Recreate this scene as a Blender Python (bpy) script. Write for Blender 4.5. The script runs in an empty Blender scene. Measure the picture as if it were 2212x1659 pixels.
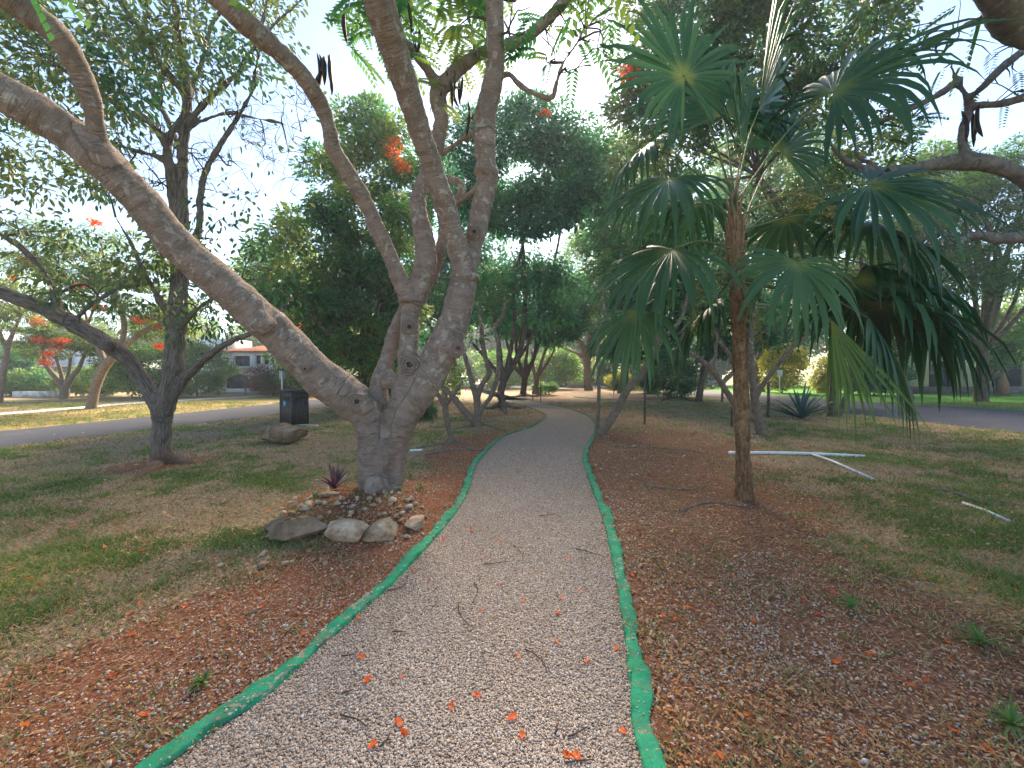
import bpy, math, random
import numpy as np
from mathutils import Vector, noise as mnoise

random.seed(7)
RNG = np.random.default_rng(7)
scene = bpy.context.scene
col = scene.collection

# ------------------------------------------------------------------ camera, sky, sun, exposure
F = 891.0                      # focal length in pixels of a 2212 x 1659 view of the photograph
CX, CY, HC = 1106.0, 829.5, 1.6
PITCH = math.atan(19.5 / F)
cam_data = bpy.data.cameras.new('camera')
cam_data.sensor_width = 36.0
cam_data.lens = F * 36.0 / 2212.0
cam_data.clip_start = 0.05
cam_data.clip_end = 2000
cam = bpy.data.objects.new('camera', cam_data)
cam.location = (0, 0, HC)
cam.rotation_euler = (math.pi / 2 - PITCH, 0, 0)
col.objects.link(cam)
scene.camera = cam

SUN_EL, SUN_AZ = math.radians(33.0), math.radians(8.0)     # azimuth measured from +Y towards +X
world = bpy.data.worlds.new('World')
scene.world = world
world.use_nodes = True
wn = world.node_tree
bg = wn.nodes['Background']
skyt = wn.nodes.new('ShaderNodeTexSky')
skyt.sky_type = 'NISHITA'
skyt.sun_disc = False
skyt.sun_elevation = SUN_EL
skyt.sun_rotation = SUN_AZ
skyt.air_density = 1.0
skyt.dust_density = 0.4
skyt.ozone_density = 1.4
bg.inputs['Strength'].default_value = 0.055
wn.links.new(skyt.outputs[0], bg.inputs['Color'])

sun_d = bpy.data.lights.new('sun', 'SUN')
sun_d.energy = 5.0
sun_d.angle = math.radians(32)          # sun raised and spread wide to light the ground softly
sun_d.color = (1.0, 0.79, 0.56)
sun = bpy.data.objects.new('sun', sun_d)
sdir = Vector((math.sin(SUN_AZ) * math.cos(SUN_EL), math.cos(SUN_AZ) * math.cos(SUN_EL), math.sin(SUN_EL)))
sun.rotation_euler = sdir.to_track_quat('Z', 'Y').to_euler()
sun.location = (0, 0, 30)
col.objects.link(sun)

scene.view_settings.view_transform = 'Standard'
scene.view_settings.look = 'None'
scene.view_settings.exposure = 2.58
scene.view_settings.use_white_balance = True          # camera balanced for open shade
scene.view_settings.white_balance_temperature = 6200
scene.view_settings.white_balance_tint = 10
scene.view_settings.gamma = 1.0
scene.view_settings.use_curve_mapping = False

# ------------------------------------------------------------------ pixel helpers
_f = np.array([0, math.cos(PITCH), -math.sin(PITCH)])
_u = np.array([0, math.sin(PITCH), math.cos(PITCH)])

def ray(px, py):
    return _f + np.array([(px - CX) / F, 0, 0]) + _u * (CY - py) / F

def P(px, py, d):
    r = ray(px, py)
    return np.array([0, 0, HC]) + r * (d / r[1])

def G(px, py, z=0.0):
    r = ray(px, py)
    return np.array([0, 0, HC]) + r * ((z - HC) / r[2])

# ------------------------------------------------------------------ numpy noise for masks
def _hash(ix, iy, s):
    n = (ix.astype(np.int64) * 374761393 + iy.astype(np.int64) * 668265263 + s * 982451653) & 0x7fffffff
    n = ((n ^ (n >> 13)) * 1274126177) & 0x7fffffff
    return ((n ^ (n >> 16)) & 0xffff) / 65535.0

def vnoise(x, y, s=0):
    x = np.asarray(x, float); y = np.asarray(y, float)
    ix = np.floor(x); iy = np.floor(y)
    fx = x - ix; fy = y - iy
    fx = fx * fx * (3 - 2 * fx); fy = fy * fy * (3 - 2 * fy)
    a = _hash(ix, iy, s); b = _hash(ix + 1, iy, s); c = _hash(ix, iy + 1, s); d = _hash(ix + 1, iy + 1, s)
    return (a * (1 - fx) + b * fx) * (1 - fy) + (c * (1 - fx) + d * fx) * fy

def fbm(x, y, s=0, o=4):
    t = 0; a = 0.5; n = 0
    for k in range(o):
        t = t + a * vnoise(x * 2 ** k, y * 2 ** k, s + k * 17); n += a; a *= 0.5
    return t / n

def sstep(a, b, x):
    t = np.clip((np.asarray(x, float) - a) / (b - a), 0, 1)
    return t * t * (3 - 2 * t)

def unit(v):
    v = np.asarray(v, float)
    return v / np.maximum(np.linalg.norm(v, axis=-1, keepdims=True), 1e-9)

# ------------------------------------------------------------------ mesh helpers
class MB:
    def __init__(self):
        self.v = []; self.f = []; self.n = 0; self.bark = []; self.tint = []
    def add(self, verts, faces, bark=None, tint=None):
        verts = np.asarray(verts, float).reshape(-1, 3)
        self.v.append(verts)
        fs = faces if isinstance(faces, list) else [faces]
        tint_l = tint if isinstance(tint, list) else [tint] * len(fs)
        for fa, ti in zip(fs, tint_l):
            fa = np.asarray(fa, int)
            if fa.size == 0: continue
            self.f.append(fa + self.n)
            if ti is None: ti = 0.5
            self.tint.append(np.broadcast_to(np.asarray(ti, float), (len(fa),)))
        self.bark.append(verts if bark is None else bark)
        self.n += len(verts)
        return self
    def box(self, c, s, rz=0.0, tint=None):
        c = np.asarray(c, float); s = np.asarray(s, float) / 2
        q = np.array([[x, y, z] for z in (-1, 1) for y in (-1, 1) for x in (-1, 1)]) * s
        ca, sa = math.cos(rz), math.sin(rz)
        q = np.stack([q[:, 0] * ca - q[:, 1] * sa, q[:, 0] * sa + q[:, 1] * ca, q[:, 2]], 1) + c
        f = np.array([[0, 2, 3, 1], [4, 5, 7, 6], [0, 1, 5, 4], [2, 6, 7, 3], [0, 4, 6, 2], [1, 3, 7, 5]])
        return self.add(q, f, tint=tint)
    def tube(self, pts, rad, sides=8, cap=True, tint=None, flat=None):
        pts = np.asarray(pts, float); k = len(pts)
        rad = np.broadcast_to(np.asarray(rad, float), (k,))
        t = np.gradient(pts, axis=0); t = unit(t)
        ref = np.array([0, 1.0, 0]) if abs(t[0][1]) < 0.8 else np.array([1.0, 0, 0])
        nn = unit(np.cross(t[0], np.cross(ref, t[0])))
        rings = []; bk = []; dist = 0
        a = np.linspace(0, 2 * math.pi, sides, endpoint=False)
        for i in range(k):
            nn = unit(nn - t[i] * np.dot(nn, t[i])); b = np.cross(t[i], nn)
            if i: dist += np.linalg.norm(pts[i] - pts[i - 1])
            fl = 1.0 if flat is None else flat
            rings.append(pts[i] + rad[i] * (np.cos(a)[:, None] * nn + fl * np.sin(a)[:, None] * b))
            bk.append(np.stack([np.cos(a) * rad[i], np.sin(a) * rad[i], np.full(sides, dist)], 1))
        v = np.concatenate(rings); bk = np.concatenate(bk)
        i = np.arange(k - 1)[:, None] * sides; j = np.arange(sides)[None]; j2 = (j + 1) % sides
        q = np.stack([i + j, i + j2, i + sides + j2, i + sides + j], -1).reshape(-1, 4)
        fs = [q]
        if cap:
            fs.append(np.arange(sides)[::-1][None]); fs.append((np.arange(sides) + (k - 1) * sides)[None])
        return self.add(v, fs, bk, tint)
    def blob(self, c, r, seed=0, amp=0.25, nu=12, nv=8, freq=1.6, flatz=None):
        c = np.asarray(c, float); r = np.broadcast_to(np.asarray(r, float), (3,))
        vs = []
        for i in range(nv + 1):
            th = math.pi * i / nv
            for j in range(nu):
                ph = 2 * math.pi * j / nu
                d = np.array([math.sin(th) * math.cos(ph), math.sin(th) * math.sin(ph), math.cos(th)])
                m = 1 + amp * mnoise.noise(Vector(d * freq + seed * 13.7)) + amp * 0.5 * mnoise.noise(Vector(d * freq * 2.6 + seed * 3.1))
                if 0 < i < nv or j >= 0: vs.append(c + d * r * m)
        i = np.arange(nv)[:, None] * nu; j = np.arange(nu)[None]; j2 = (j + 1) % nu
        q = np.stack([i + j, i + nu + j, i + nu + j2, i + j2], -1).reshape(-1, 4)
        return self.add(np.array(vs), q)
    def mesh(self, name, mat, smooth=False):
        me = bpy.data.meshes.new(name)
        v = np.concatenate(self.v) if self.v else np.zeros((0, 3))
        me.vertices.add(len(v)); me.vertices.foreach_set('co', v.astype(np.float32).ravel())
        sizes = np.concatenate([np.full(len(f), f.shape[1]) for f in self.f])
        loops = np.concatenate([f.ravel() for f in self.f])
        me.loops.add(len(loops)); me.polygons.add(len(sizes))
        me.loops.foreach_set('vertex_index', loops.astype(np.int32))
        st = np.concatenate([[0], np.cumsum(sizes)[:-1]])
        me.polygons.foreach_set('loop_start', st.astype(np.int32))
        if smooth: me.polygons.foreach_set('use_smooth', np.ones(len(sizes), bool))
        me.update(calc_edges=True); me.validate()
        if len(me.polygons) == len(sizes):
            a = me.attributes.new('tint', 'FLOAT', 'FACE'); a.data.foreach_set('value', np.concatenate(self.tint).astype(np.float32))
        a = me.attributes.new('bark', 'FLOAT_VECTOR', 'POINT'); a.data.foreach_set('vector', np.concatenate(self.bark).astype(np.float32).ravel())
        if mat is not None: me.materials.append(mat)
        return me
    def build(self, name, mat, parent=None, smooth=False):
        o = bpy.data.objects.new(name, self.mesh(name, mat, smooth)); col.objects.link(o)
        if name in ('twigs', 'branches', 'crown', 'foliage', 'flowers', 'stems', 'blossom', 'railing', 'frame'): o['kind'] = 'stuff'
        if parent is not None:
            o.parent = parent
            o.matrix_parent_inverse = parent.matrix_basis.inverted()
        return o

def catmull(pts, per=6):
    pts = np.asarray(pts, float); n = len(pts)
    if n < 3:
        t = np.linspace(0, 1, per + 1)[:, None]; return pts[0] * (1 - t) + pts[-1] * t
    out = []
    for i in range(n - 1):
        p0 = pts[i - 1] if i else 2 * pts[0] - pts[1]
        p1, p2 = pts[i], pts[i + 1]
        p3 = pts[i + 2] if i + 2 < n else 2 * pts[-1] - pts[-2]
        t = np.linspace(0, 1, per, endpoint=False)[:, None]
        out.append(0.5 * (2 * p1 + (p2 - p0) * t + (2 * p0 - 5 * p1 + 4 * p2 - p3) * t ** 2 + (3 * p1 - p0 - 3 * p2 + p3) * t ** 3))
    out.append(pts[-1:])
    return np.concatenate(out)

def limb(rows, per=6):
    """rows of (px, py, depth, radius_px) -> smooth world points with radius (k,4)"""
    # a wide lens stretches widths away from the picture centre: undo that so the limb keeps its true thickness
    q = np.array([[a - CX, b - CY] for a, b, d, rr in rows], float); tn = unit(np.gradient(q, axis=0)) if len(q) > 1 else q
    c2 = (tn * unit(q)).sum(1) ** 2; k = 1 + (q ** 2).sum(1) / F ** 2
    st = np.sqrt(c2 + (1 - c2) * k)
    r = np.array([list(P(a, b, d)) + [rr * d / F / z] for (a, b, d, rr), z in zip(rows, st)])
    return catmull(r, per)

def thing(name, label, cat, loc=(0, 0, 0), group=None, kind=None):
    o = bpy.data.objects.new(name, None); col.objects.link(o)
    o.location = [float(c) for c in loc]; o.empty_display_size = 0.2
    o['label'] = label; o['category'] = cat
    if group: o['group'] = group
    if kind: o['kind'] = kind
    return o

def tag(o, label, cat, group=None, kind=None):
    o['label'] = label; o['category'] = cat
    if group: o['group'] = group
    if kind: o['kind'] = kind
    return o

# ------------------------------------------------------------------ materials
class NT:
    def __init__(self, name):
        self.m = bpy.data.materials.new(name); self.m.use_nodes = True
        self.t = self.m.node_tree; self.b = self.t.nodes['Principled BSDF']; self.out = self.t.nodes['Material Output']
    def n(self, typ, **kw):
        x = self.t.nodes.new('ShaderNode' + typ)
        for k, v in kw.items():
            if k.startswith('i_'): self.put(x.inputs[k[2:].replace('_', ' ')], v)
            else: setattr(x, k, v)
        return x
    def put(self, sock, v):
        if isinstance(v, bpy.types.NodeSocket): self.t.links.new(v, sock)
        elif isinstance(v, (tuple, list)) and len(v) == 3 and sock.type == 'RGBA': sock.default_value = (*v, 1)
        else: sock.default_value = v
    def obj(self): return self.n('TexCoord').outputs['Object']
    def pos(self): return self.n('NewGeometry').outputs['Position']
    def attr(self, name, out='Fac'): return self.n('Attribute', attribute_name=name).outputs[out]
    def scale(self, vec, s):
        m = self.n('Mapping'); self.put(m.inputs['Vector'], vec); m.inputs['Scale'].default_value = s if isinstance(s, tuple) else (s, s, s)
        return m.outputs[0]
    def noise(self, vec, scale, detail=4, rough=0.55, dist=0.0):
        x = self.n('TexNoise'); self.put(x.inputs['Vector'], vec); x.inputs['Scale'].default_value = scale
        x.inputs['Detail'].default_value = detail; x.inputs['Roughness'].default_value = rough; x.inputs['Distortion'].default_value = dist
        return x.outputs['Fac']
    def voro(self, vec, scale, feature='F1', out='Distance', rnd=1.0):
        x = self.n('TexVoronoi', feature=feature); self.put(x.inputs['Vector'], vec); x.inputs['Scale'].default_value = scale
        x.inputs['Randomness'].default_value = rnd
        return x.outputs[out]
    def ramp(self, fac, stops, interp='LINEAR'):
        x = self.n('ValToRGB'); self.put(x.inputs[0], fac); e = x.color_ramp.elements; x.color_ramp.interpolation = interp
        while len(e) < len(stops): e.new(0.5)
        for el, (p, c) in zip(e, stops):
            el.position = p; el.color = (*c, 1) if len(c) == 3 else c
        return x.outputs[0]
    def step(self, fac, a, b):
        x = self.n('MapRange', interpolation_type='SMOOTHSTEP'); self.put(x.inputs[0], fac)
        x.inputs[1].default_value = a; x.inputs[2].default_value = b
        return x.outputs[0]
    def mix(self, fac, a, b, mode='MIX'):
        x = self.n('Mix', data_type='RGBA', blend_type=mode); self.put(x.inputs[0], fac); self.put(x.inputs[6], a); self.put(x.inputs[7], b)
        return x.outputs[2]
    def math(self, op, a, b=0.0):
        x = self.n('Math', operation=op); self.put(x.inputs[0], a); self.put(x.inputs[1], b); return x.outputs[0]
    def bump(self, h, strength=0.5, dist=0.02):
        x = self.n('Bump'); self.put(x.inputs['Height'], h); x.inputs['Strength'].default_value = strength; x.inputs['Distance'].default_value = dist
        return x.outputs[0]
    def set(self, color=None, rough=0.8, spec=0.3, normal=None, metal=0.0):
        if color is not None: self.put(self.b.inputs['Base Color'], color)
        self.put(self.b.inputs['Roughness'], rough); self.b.inputs['Specular IOR Level'].default_value = spec
        self.b.inputs['Metallic'].default_value = metal
        if normal is not None: self.put(self.b.inputs['Normal'], normal)
        return self.m

def simple(name, c, rough=0.7, spec=0.3, var=0.15, scale=6.0, metal=0.0, bump=0.15):
    t = NT(name); o = t.obj(); nz = t.noise(o, scale, 5, 0.6)
    lo = tuple(x * (1 - var) for x in c); hi = tuple(min(1, x * (1 + var)) for x in c)
    nr = t.bump(t.noise(o, scale * 8, 3), bump, 0.01) if bump else None
    return t.set(t.ramp(nz, [(0.3, lo), (0.7, hi)]), rough, spec, nr, metal)

def leaf_mat(name, stops, trans=0.35, rough=0.45, spec=0.35):
    t = NT(name); f = t.attr('tint')
    c = t.ramp(f, stops)
    nz = t.noise(t.pos(), 0.55, 3)
    c = t.mix(t.step(nz, 0.35, 0.7), c, t.mix(0.55, c, stops[-1][1]))
    t.set(c, rough, spec)
    tr = t.n('BsdfTranslucent'); hs = t.n('HueSaturation'); t.put(hs.inputs['Color'], c)
    hs.inputs['Value'].default_value = 1.6; hs.inputs['Hue'].default_value = 0.492; hs.inputs['Saturation'].default_value = 1.1
    t.put(tr.inputs['Color'], hs.outputs[0])
    mx = t.n('MixShader'); mx.inputs[0].default_value = trans
    t.t.links.new(t.b.outputs[0], mx.inputs[1]); t.t.links.new(tr.outputs[0], mx.inputs[2]); t.t.links.new(mx.outputs[0], t.out.inputs[0])
    return t.m

def bark_smooth(name, base, dark, pale, lichen=0.5, ring=1.0):
    t = NT(name); b = t.attr('bark', 'Vector'); o = t.pos()
    n1 = t.noise(t.scale(b, (6, 6, 9)), 1.0, 6, 0.6)
    c = t.ramp(n1, [(0.28, dark), (0.62, base)])
    n2 = t.noise(o, 2.3, 4, 0.5)
    c = t.mix(t.math('MULTIPLY', t.step(n2, 0.45, 0.7), 0.45), c, tuple(x * 0.7 for x in base))
    # lichen: irregular pale patches
    v = t.noise(t.scale(b, (13, 13, 11)), 1.0, 5, 0.55, 0.3)
    reg = t.step(t.noise(o, 1.9, 3), 0.34, 0.60)
    hz0 = t.n('SeparateXYZ'); t.put(hz0.inputs[0], o)
    reg = t.math('MULTIPLY', reg, t.step(hz0.outputs[2], 0.9, 1.7))
    lm = t.math('MULTIPLY', t.step(v, 0.565, 0.61), reg)
    c = t.mix(t.math('MULTIPLY', lm, lichen), c, pale)
    v2 = t.voro(t.scale(b, (34, 34, 22)), 1.0)
    c = t.mix(t.math('MULTIPLY', t.math('MULTIPLY', t.math('SUBTRACT', 1.0, t.step(v2, 0.16, 0.26)), reg), lichen * 0.8), c, pale)
    # dark scars across the bark
    sc = t.noise(t.scale(b, (9, 9, 70)), 1.0, 3, 0.5)
    c = t.mix(t.math('MULTIPLY', t.step(sc, 0.60, 0.68), 0.65), c, tuple(x * 0.35 for x in base))
    h = t.math('ADD', t.math('MULTIPLY', t.noise(t.scale(b, (5, 5, 75)), 1.0, 4, 0.6), ring), t.math('MULTIPLY', t.noise(o, 55, 4, 0.7), 0.6))
    h = t.math('ADD', h, t.math('MULTIPLY', lm, 0.35))
    return t.set(c, 0.85, 0.2, t.bump(h, 0.85, 0.035))

def bark_rough(name, base, dark, red=None, fz=6.0, fs=44.0, strength=1.0):
    t = NT(name); b = t.attr('bark', 'Vector'); o = t.pos()
    n1 = t.noise(t.scale(b, (fs, fs, fz)), 1.0, 6, 0.62, 0.6)
    n1b = t.voro(t.scale(b, (fs * 0.9, fs * 0.9, fz * 1.2)), 1.0, 'DISTANCE_TO_EDGE')
    c = t.ramp(n1, [(0.36, dark), (0.6, base), (0.75, tuple(min(1, x * 1.35) for x in base))])
    c = t.mix(t.math('MULTIPLY', t.step(t.noise(o, 3.0, 3), 0.5, 0.75), 0.4), c, tuple(x * 1.25 for x in base))
    if red is not None:
        z = t.n('SeparateXYZ'); t.put(z.inputs[0], o)
        k = t.math('SUBTRACT', 1.0, t.step(t.math('ADD', z.outputs[2], t.math('MULTIPLY', t.noise(o, 5, 3), 0.5)), 0.3, 0.75))
        c = t.mix(t.math('MULTIPLY', k, 0.75), c, red)       # red soil splashed on the lowest bark
    h = t.math('ADD', n1, t.math('MULTIPLY', t.math('MINIMUM', n1b, 0.3), 1.2))
    return t.set(c, 0.92, 0.15, t.bump(h, strength, 0.03))

M = {}
M['bark_main'] = bark_smooth('grey_brown_flame_tree_bark', (0.37, 0.29, 0.235), (0.20, 0.15, 0.12), (0.56, 0.52, 0.46), 0.7, 1.6)
M['bark_far'] = bark_smooth('pale_smooth_bark', (0.27, 0.20, 0.15), (0.15, 0.11, 0.08), (0.42, 0.38, 0.32), 0.4, 0.8)
M['bark_plumeria'] = bark_smooth('grey_lichen_bark', (0.25, 0.195, 0.145), (0.12, 0.09, 0.065), (0.56, 0.52, 0.45), 0.75, 0.8)
M['bark_left'] = bark_rough('furrowed_bark', (0.23, 0.20, 0.17), (0.08, 0.066, 0.055), (0.22, 0.12, 0.07))
M['bark_ficus'] = bark_rough('dark_brown_bark', (0.135, 0.10, 0.075), (0.055, 0.042, 0.033), None, 5.0, 14.0, 0.6)
M['bark_limb'] = bark_smooth('scaly_grey_bark', (0.25, 0.215, 0.19), (0.11, 0.09, 0.078), (0.44, 0.40, 0.37), 0.55, 1.5)
M['twig'] = simple('dark_twig_bark', (0.085, 0.065, 0.052), 0.9, 0.2)
M['leaf_left'] = leaf_mat('broad_leaf_green', [(0.0, (0.021, 0.074, 0.040)), (0.6, (0.038, 0.120, 0.054)), (0.95, (0.07, 0.165, 0.055)), (1.0, (0.2, 0.2, 0.05))], 0.28)
M['leaf_dense'] = leaf_mat('dense_leaf_green', [(0.0, (0.026, 0.090, 0.034)), (0.6, (0.058, 0.175, 0.055)), (0.95, (0.115, 0.245, 0.06)), (1.0, (0.24, 0.25, 0.05))], 0.52)
M['leaf_dark'] = leaf_mat('dark_ficus_leaf', [(0.0, (0.019, 0.078, 0.046)), (0.7, (0.042, 0.142, 0.074)), (1.0, (0.08, 0.195, 0.07))], 0.5)
M['leaf_feather'] = leaf_mat('feathery_flame_tree_leaf', [(0.0, (0.03, 0.075, 0.02)), (0.6, (0.07, 0.145, 0.03)), (1.0, (0.18, 0.23, 0.04))], 0.45)
M['leaf_sunlit'] = leaf_mat('sunlit_yellow_leaf', [(0.0, (0.09, 0.12, 0.02)), (0.6, (0.19, 0.22, 0.03)), (1.0, (0.32, 0.28, 0.035))], 0.5)  # sun shining through the shrubs is put into this yellow leaf colour
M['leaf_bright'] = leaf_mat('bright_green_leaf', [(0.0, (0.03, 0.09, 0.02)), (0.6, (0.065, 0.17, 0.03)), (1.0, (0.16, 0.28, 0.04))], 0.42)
M['leaf_plumeria'] = leaf_mat('frangipani_leaf', [(0.0, (0.03, 0.085, 0.03)), (0.7, (0.06, 0.15, 0.045)), (1.0, (0.12, 0.22, 0.06))], 0.35)
M['blossom'] = leaf_mat('orange_blossom', [(0.0, (0.60, 0.06, 0.012)), (0.6, (0.75, 0.13, 0.02)), (1.0, (0.82, 0.26, 0.03))], 0.4, 0.6)
M['leaf_redbush'] = leaf_mat('red_green_bush_leaf', [(0.0, (0.03, 0.06, 0.02)), (0.55, (0.08, 0.09, 0.03)), (0.75, (0.22, 0.07, 0.03)), (1.0, (0.4, 0.10, 0.04))], 0.3)
M['pod'] = simple('dry_seed_pod', (0.035, 0.022, 0.016), 0.6, 0.3)

# ------------------------------------------------------------------ leaves and trees
def leaf_cloud(mb, C, D, L, W, tint, rng, fold=0.2, hexa=False, up=0.6):
    C = np.asarray(C); n = len(C); D = unit(D)
    L = np.broadcast_to(L, (n,))[:, None]; W = np.broadcast_to(W, (n,))[:, None]
    hint = unit(rng.normal(0, 1, (n, 3)) * (1 - up) + np.array([0, 0, up]))
    S = unit(np.cross(D, hint) + 1e-4); Nn = np.cross(S, D)
    if not hexa:
        v = np.stack([C, C + D * 0.45 * L + S * W / 2 + Nn * fold * W, C + D * L - Nn * L * 0.06, C + D * 0.45 * L - S * W / 2 + Nn * fold * W], 1)
        f = np.arange(n * 4).reshape(n, 4)
    else:
        v = np.stack([C, C + D * 0.28 * L + S * W * 0.42 + Nn * fold * W, C + D * 0.66 * L + S * W * 0.40 + Nn * fold * W * 0.8, C + D * L - Nn * L * 0.08,
                      C + D * 0.66 * L - S * W * 0.40 + Nn * fold * W * 0.8, C + D * 0.28 * L - S * W * 0.42 + Nn * fold * W], 1)
        b = np.arange(n)[:, None] * 6
        f = np.concatenate([b + np.array([[0, 1, 2, 3]]), b + np.array([[0, 3, 4, 5]])])
        tint = np.concatenate([tint, tint])
    mb.add(v.reshape(-1, 3), f, tint=tint)

def grow(mb, nodes, clumps, rng, rmax=0.05, rtip=0.006, wig=0.14, arc=0.10, sides=5):
    """connect every clump centre to the nearest wood with a bent, tapering branch"""
    nodes = np.asarray(nodes, float); cl = np.asarray(clumps, float)
    pts = nodes[:, :3].copy(); rr = nodes[:, 3].copy()
    d0 = np.array([np.min(np.linalg.norm(pts - c, axis=1)) for c in cl])
    for k in np.argsort(d0):
        c = cl[k]; dd = np.linalg.norm(pts - c, axis=1)
        i = int(np.argmin(dd + np.where(rr < 0.012, 0.3, 0))); p0 = pts[i]; L = dd[i]
        if L < 0.05: continue
        off = rng.normal(0, wig * L, 3); off2 = rng.normal(0, wig * L * 0.6, 3)
        q = np.array([p0, p0 * 0.66 + c * 0.34 + off + [0, 0, arc * L], p0 * 0.33 + c * 0.67 + off2 + [0, 0, arc * L], c])
        q = catmull(q, 3)
        ra = min(rr[i] * 0.75, rmax, 0.010 + 0.018 * L); ra = max(ra, rtip)
        rad = np.linspace(ra, rtip, len(q))
        mb.tube(q, rad, sides, cap=False)
        pts = np.concatenate([pts, q[2:]]); rr = np.concatenate([rr, rad[2:]])

def wood(name, limbs, mat, parent, voxel=0.02, blobs=(), iters=6, bump=0.0, bfreq=3.0, ring=0.0):
    """one continuous skin over all limbs: capped tubes -> voxel remesh -> smooth, with bark coordinates"""
    mb = MB()
    for L in limbs: mb.tube(L[:, :3], L[:, 3], 14)
    for b in blobs: mb.blob(*b)
    tmp = bpy.data.objects.new('tmp', mb.mesh('tmp', None)); col.objects.link(tmp)
    m = tmp.modifiers.new('r', 'REMESH'); m.mode = 'VOXEL'; m.voxel_size = voxel; m.use_smooth_shade = True
    s = tmp.modifiers.new('s', 'SMOOTH'); s.factor = 0.5; s.iterations = iters
    dg = bpy.context.evaluated_depsgraph_get()
    me = bpy.data.meshes.new_from_object(tmp.evaluated_get(dg))
    bpy.data.objects.remove(tmp)
    for a in list(me.attributes):
        if a.name in ('tint', 'bark'): me.attributes.remove(a)
    n = len(me.vertices); co = np.zeros(n * 3, np.float32); me.vertices.foreach_get('co', co); co = co.reshape(-1, 3)
    A, B, T0, N1, N2 = [], [], [], [], []
    for L in limbs:
        p = L[:, :3]; t = unit(np.diff(p, axis=0)); d = 0; ref = np.array([0, 1.0, 0.2])
        nn = unit(np.cross(t[0], np.cross(ref, t[0])))
        for i in range(len(p) - 1):
            nn = unit(nn - t[i] * np.dot(nn, t[i]))
            A.append(p[i]); B.append(p[i + 1]); T0.append(d); N1.append(nn); N2.append(np.cross(t[i], nn)); d += np.linalg.norm(p[i + 1] - p[i])
    A, B, T0, N1, N2 = [np.array(x, np.float32) for x in (A, B, T0, N1, N2)]
    AB = B - A; LL = np.maximum((AB ** 2).sum(1), 1e-9); SL = np.sqrt(LL)
    bark = np.zeros((n, 3), np.float32)
    for s0 in range(0, n, 4000):
        q = co[s0:s0 + 4000, None] - A[None]
        t = np.clip((q * AB).sum(-1) / LL, 0, 1); r = q - t[..., None] * AB
        k = np.argmin((r ** 2).sum(-1), 1); ii = np.arange(len(k)); rk = r[ii, k]
        bark[s0:s0 + 4000] = np.stack([(rk * N1[k]).sum(-1), (rk * N2[k]).sum(-1), T0[k] + t[ii, k] * SL[k]], 1)
    if bump or ring:
        no = np.zeros(n * 3, np.float32); me.vertices.foreach_get('normal', no); no = no.reshape(-1, 3)
        dsp = np.array([bump * (mnoise.noise(Vector(c * bfreq)) + 0.5 * mnoise.noise(Vector(c * bfreq * 2.7)) ) + ring * mnoise.noise(Vector((b[0] * 3, b[1] * 3, b[2] * 22)))
                        for c, b in zip(co.astype(float), bark.astype(float))], np.float32)
        co = co + no * dsp[:, None]; me.vertices.foreach_set('co', co.ravel())
    a = me.attributes.new('bark', 'FLOAT_VECTOR', 'POINT'); a.data.foreach_set('vector', bark.ravel())
    me.polygons.foreach_set('use_smooth', np.ones(len(me.polygons), bool))
    me.materials.clear(); me.materials.append(mat); me.name = name; me.update()
    o = bpy.data.objects.new(name, me); col.objects.link(o); o.parent = parent
    o.matrix_parent_inverse = parent.matrix_basis.inverted()
    return o

def nodes_of(limbs): return np.concatenate(limbs)

def ellipsoid_pts(rng, c, r, n, shell=0.45):
    d = unit(rng.normal(0, 1, (n, 3))); k = rng.uniform(shell ** 3, 1, n) ** (1 / 3)
    return np.asarray(c) + d * k[:, None] * np.asarray(r)

def clump_leaves(mb, clumps, centre, rng, per, spread, L, W, hexa=False, flat=0.75, droop=0.35, up=0.6, tb=0.0):
    for c in clumps:
        n = max(1, int(per * rng.uniform(0.6, 1.4))); cl = rng.uniform(-0.18, 0.18)
        o = unit(rng.normal(0, 1, (n, 3))) * (rng.uniform(0.15, 1, n)[:, None] ** 0.6) * spread * np.array([1, 1, flat])
        D = unit(o) * 0.9 + unit(c - centre) * 0.3 + rng.normal(0, 0.35, (n, 3)) + np.array([0, 0, -droop])
        ti = np.clip(rng.normal(0.45 + cl + tb, 0.2, n), 0, 1)
        leaf_cloud(mb, c + o, D, L * rng.uniform(0.7, 1.25, n), W * rng.uniform(0.75, 1.2, n), ti, rng, hexa=hexa, up=up)

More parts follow.
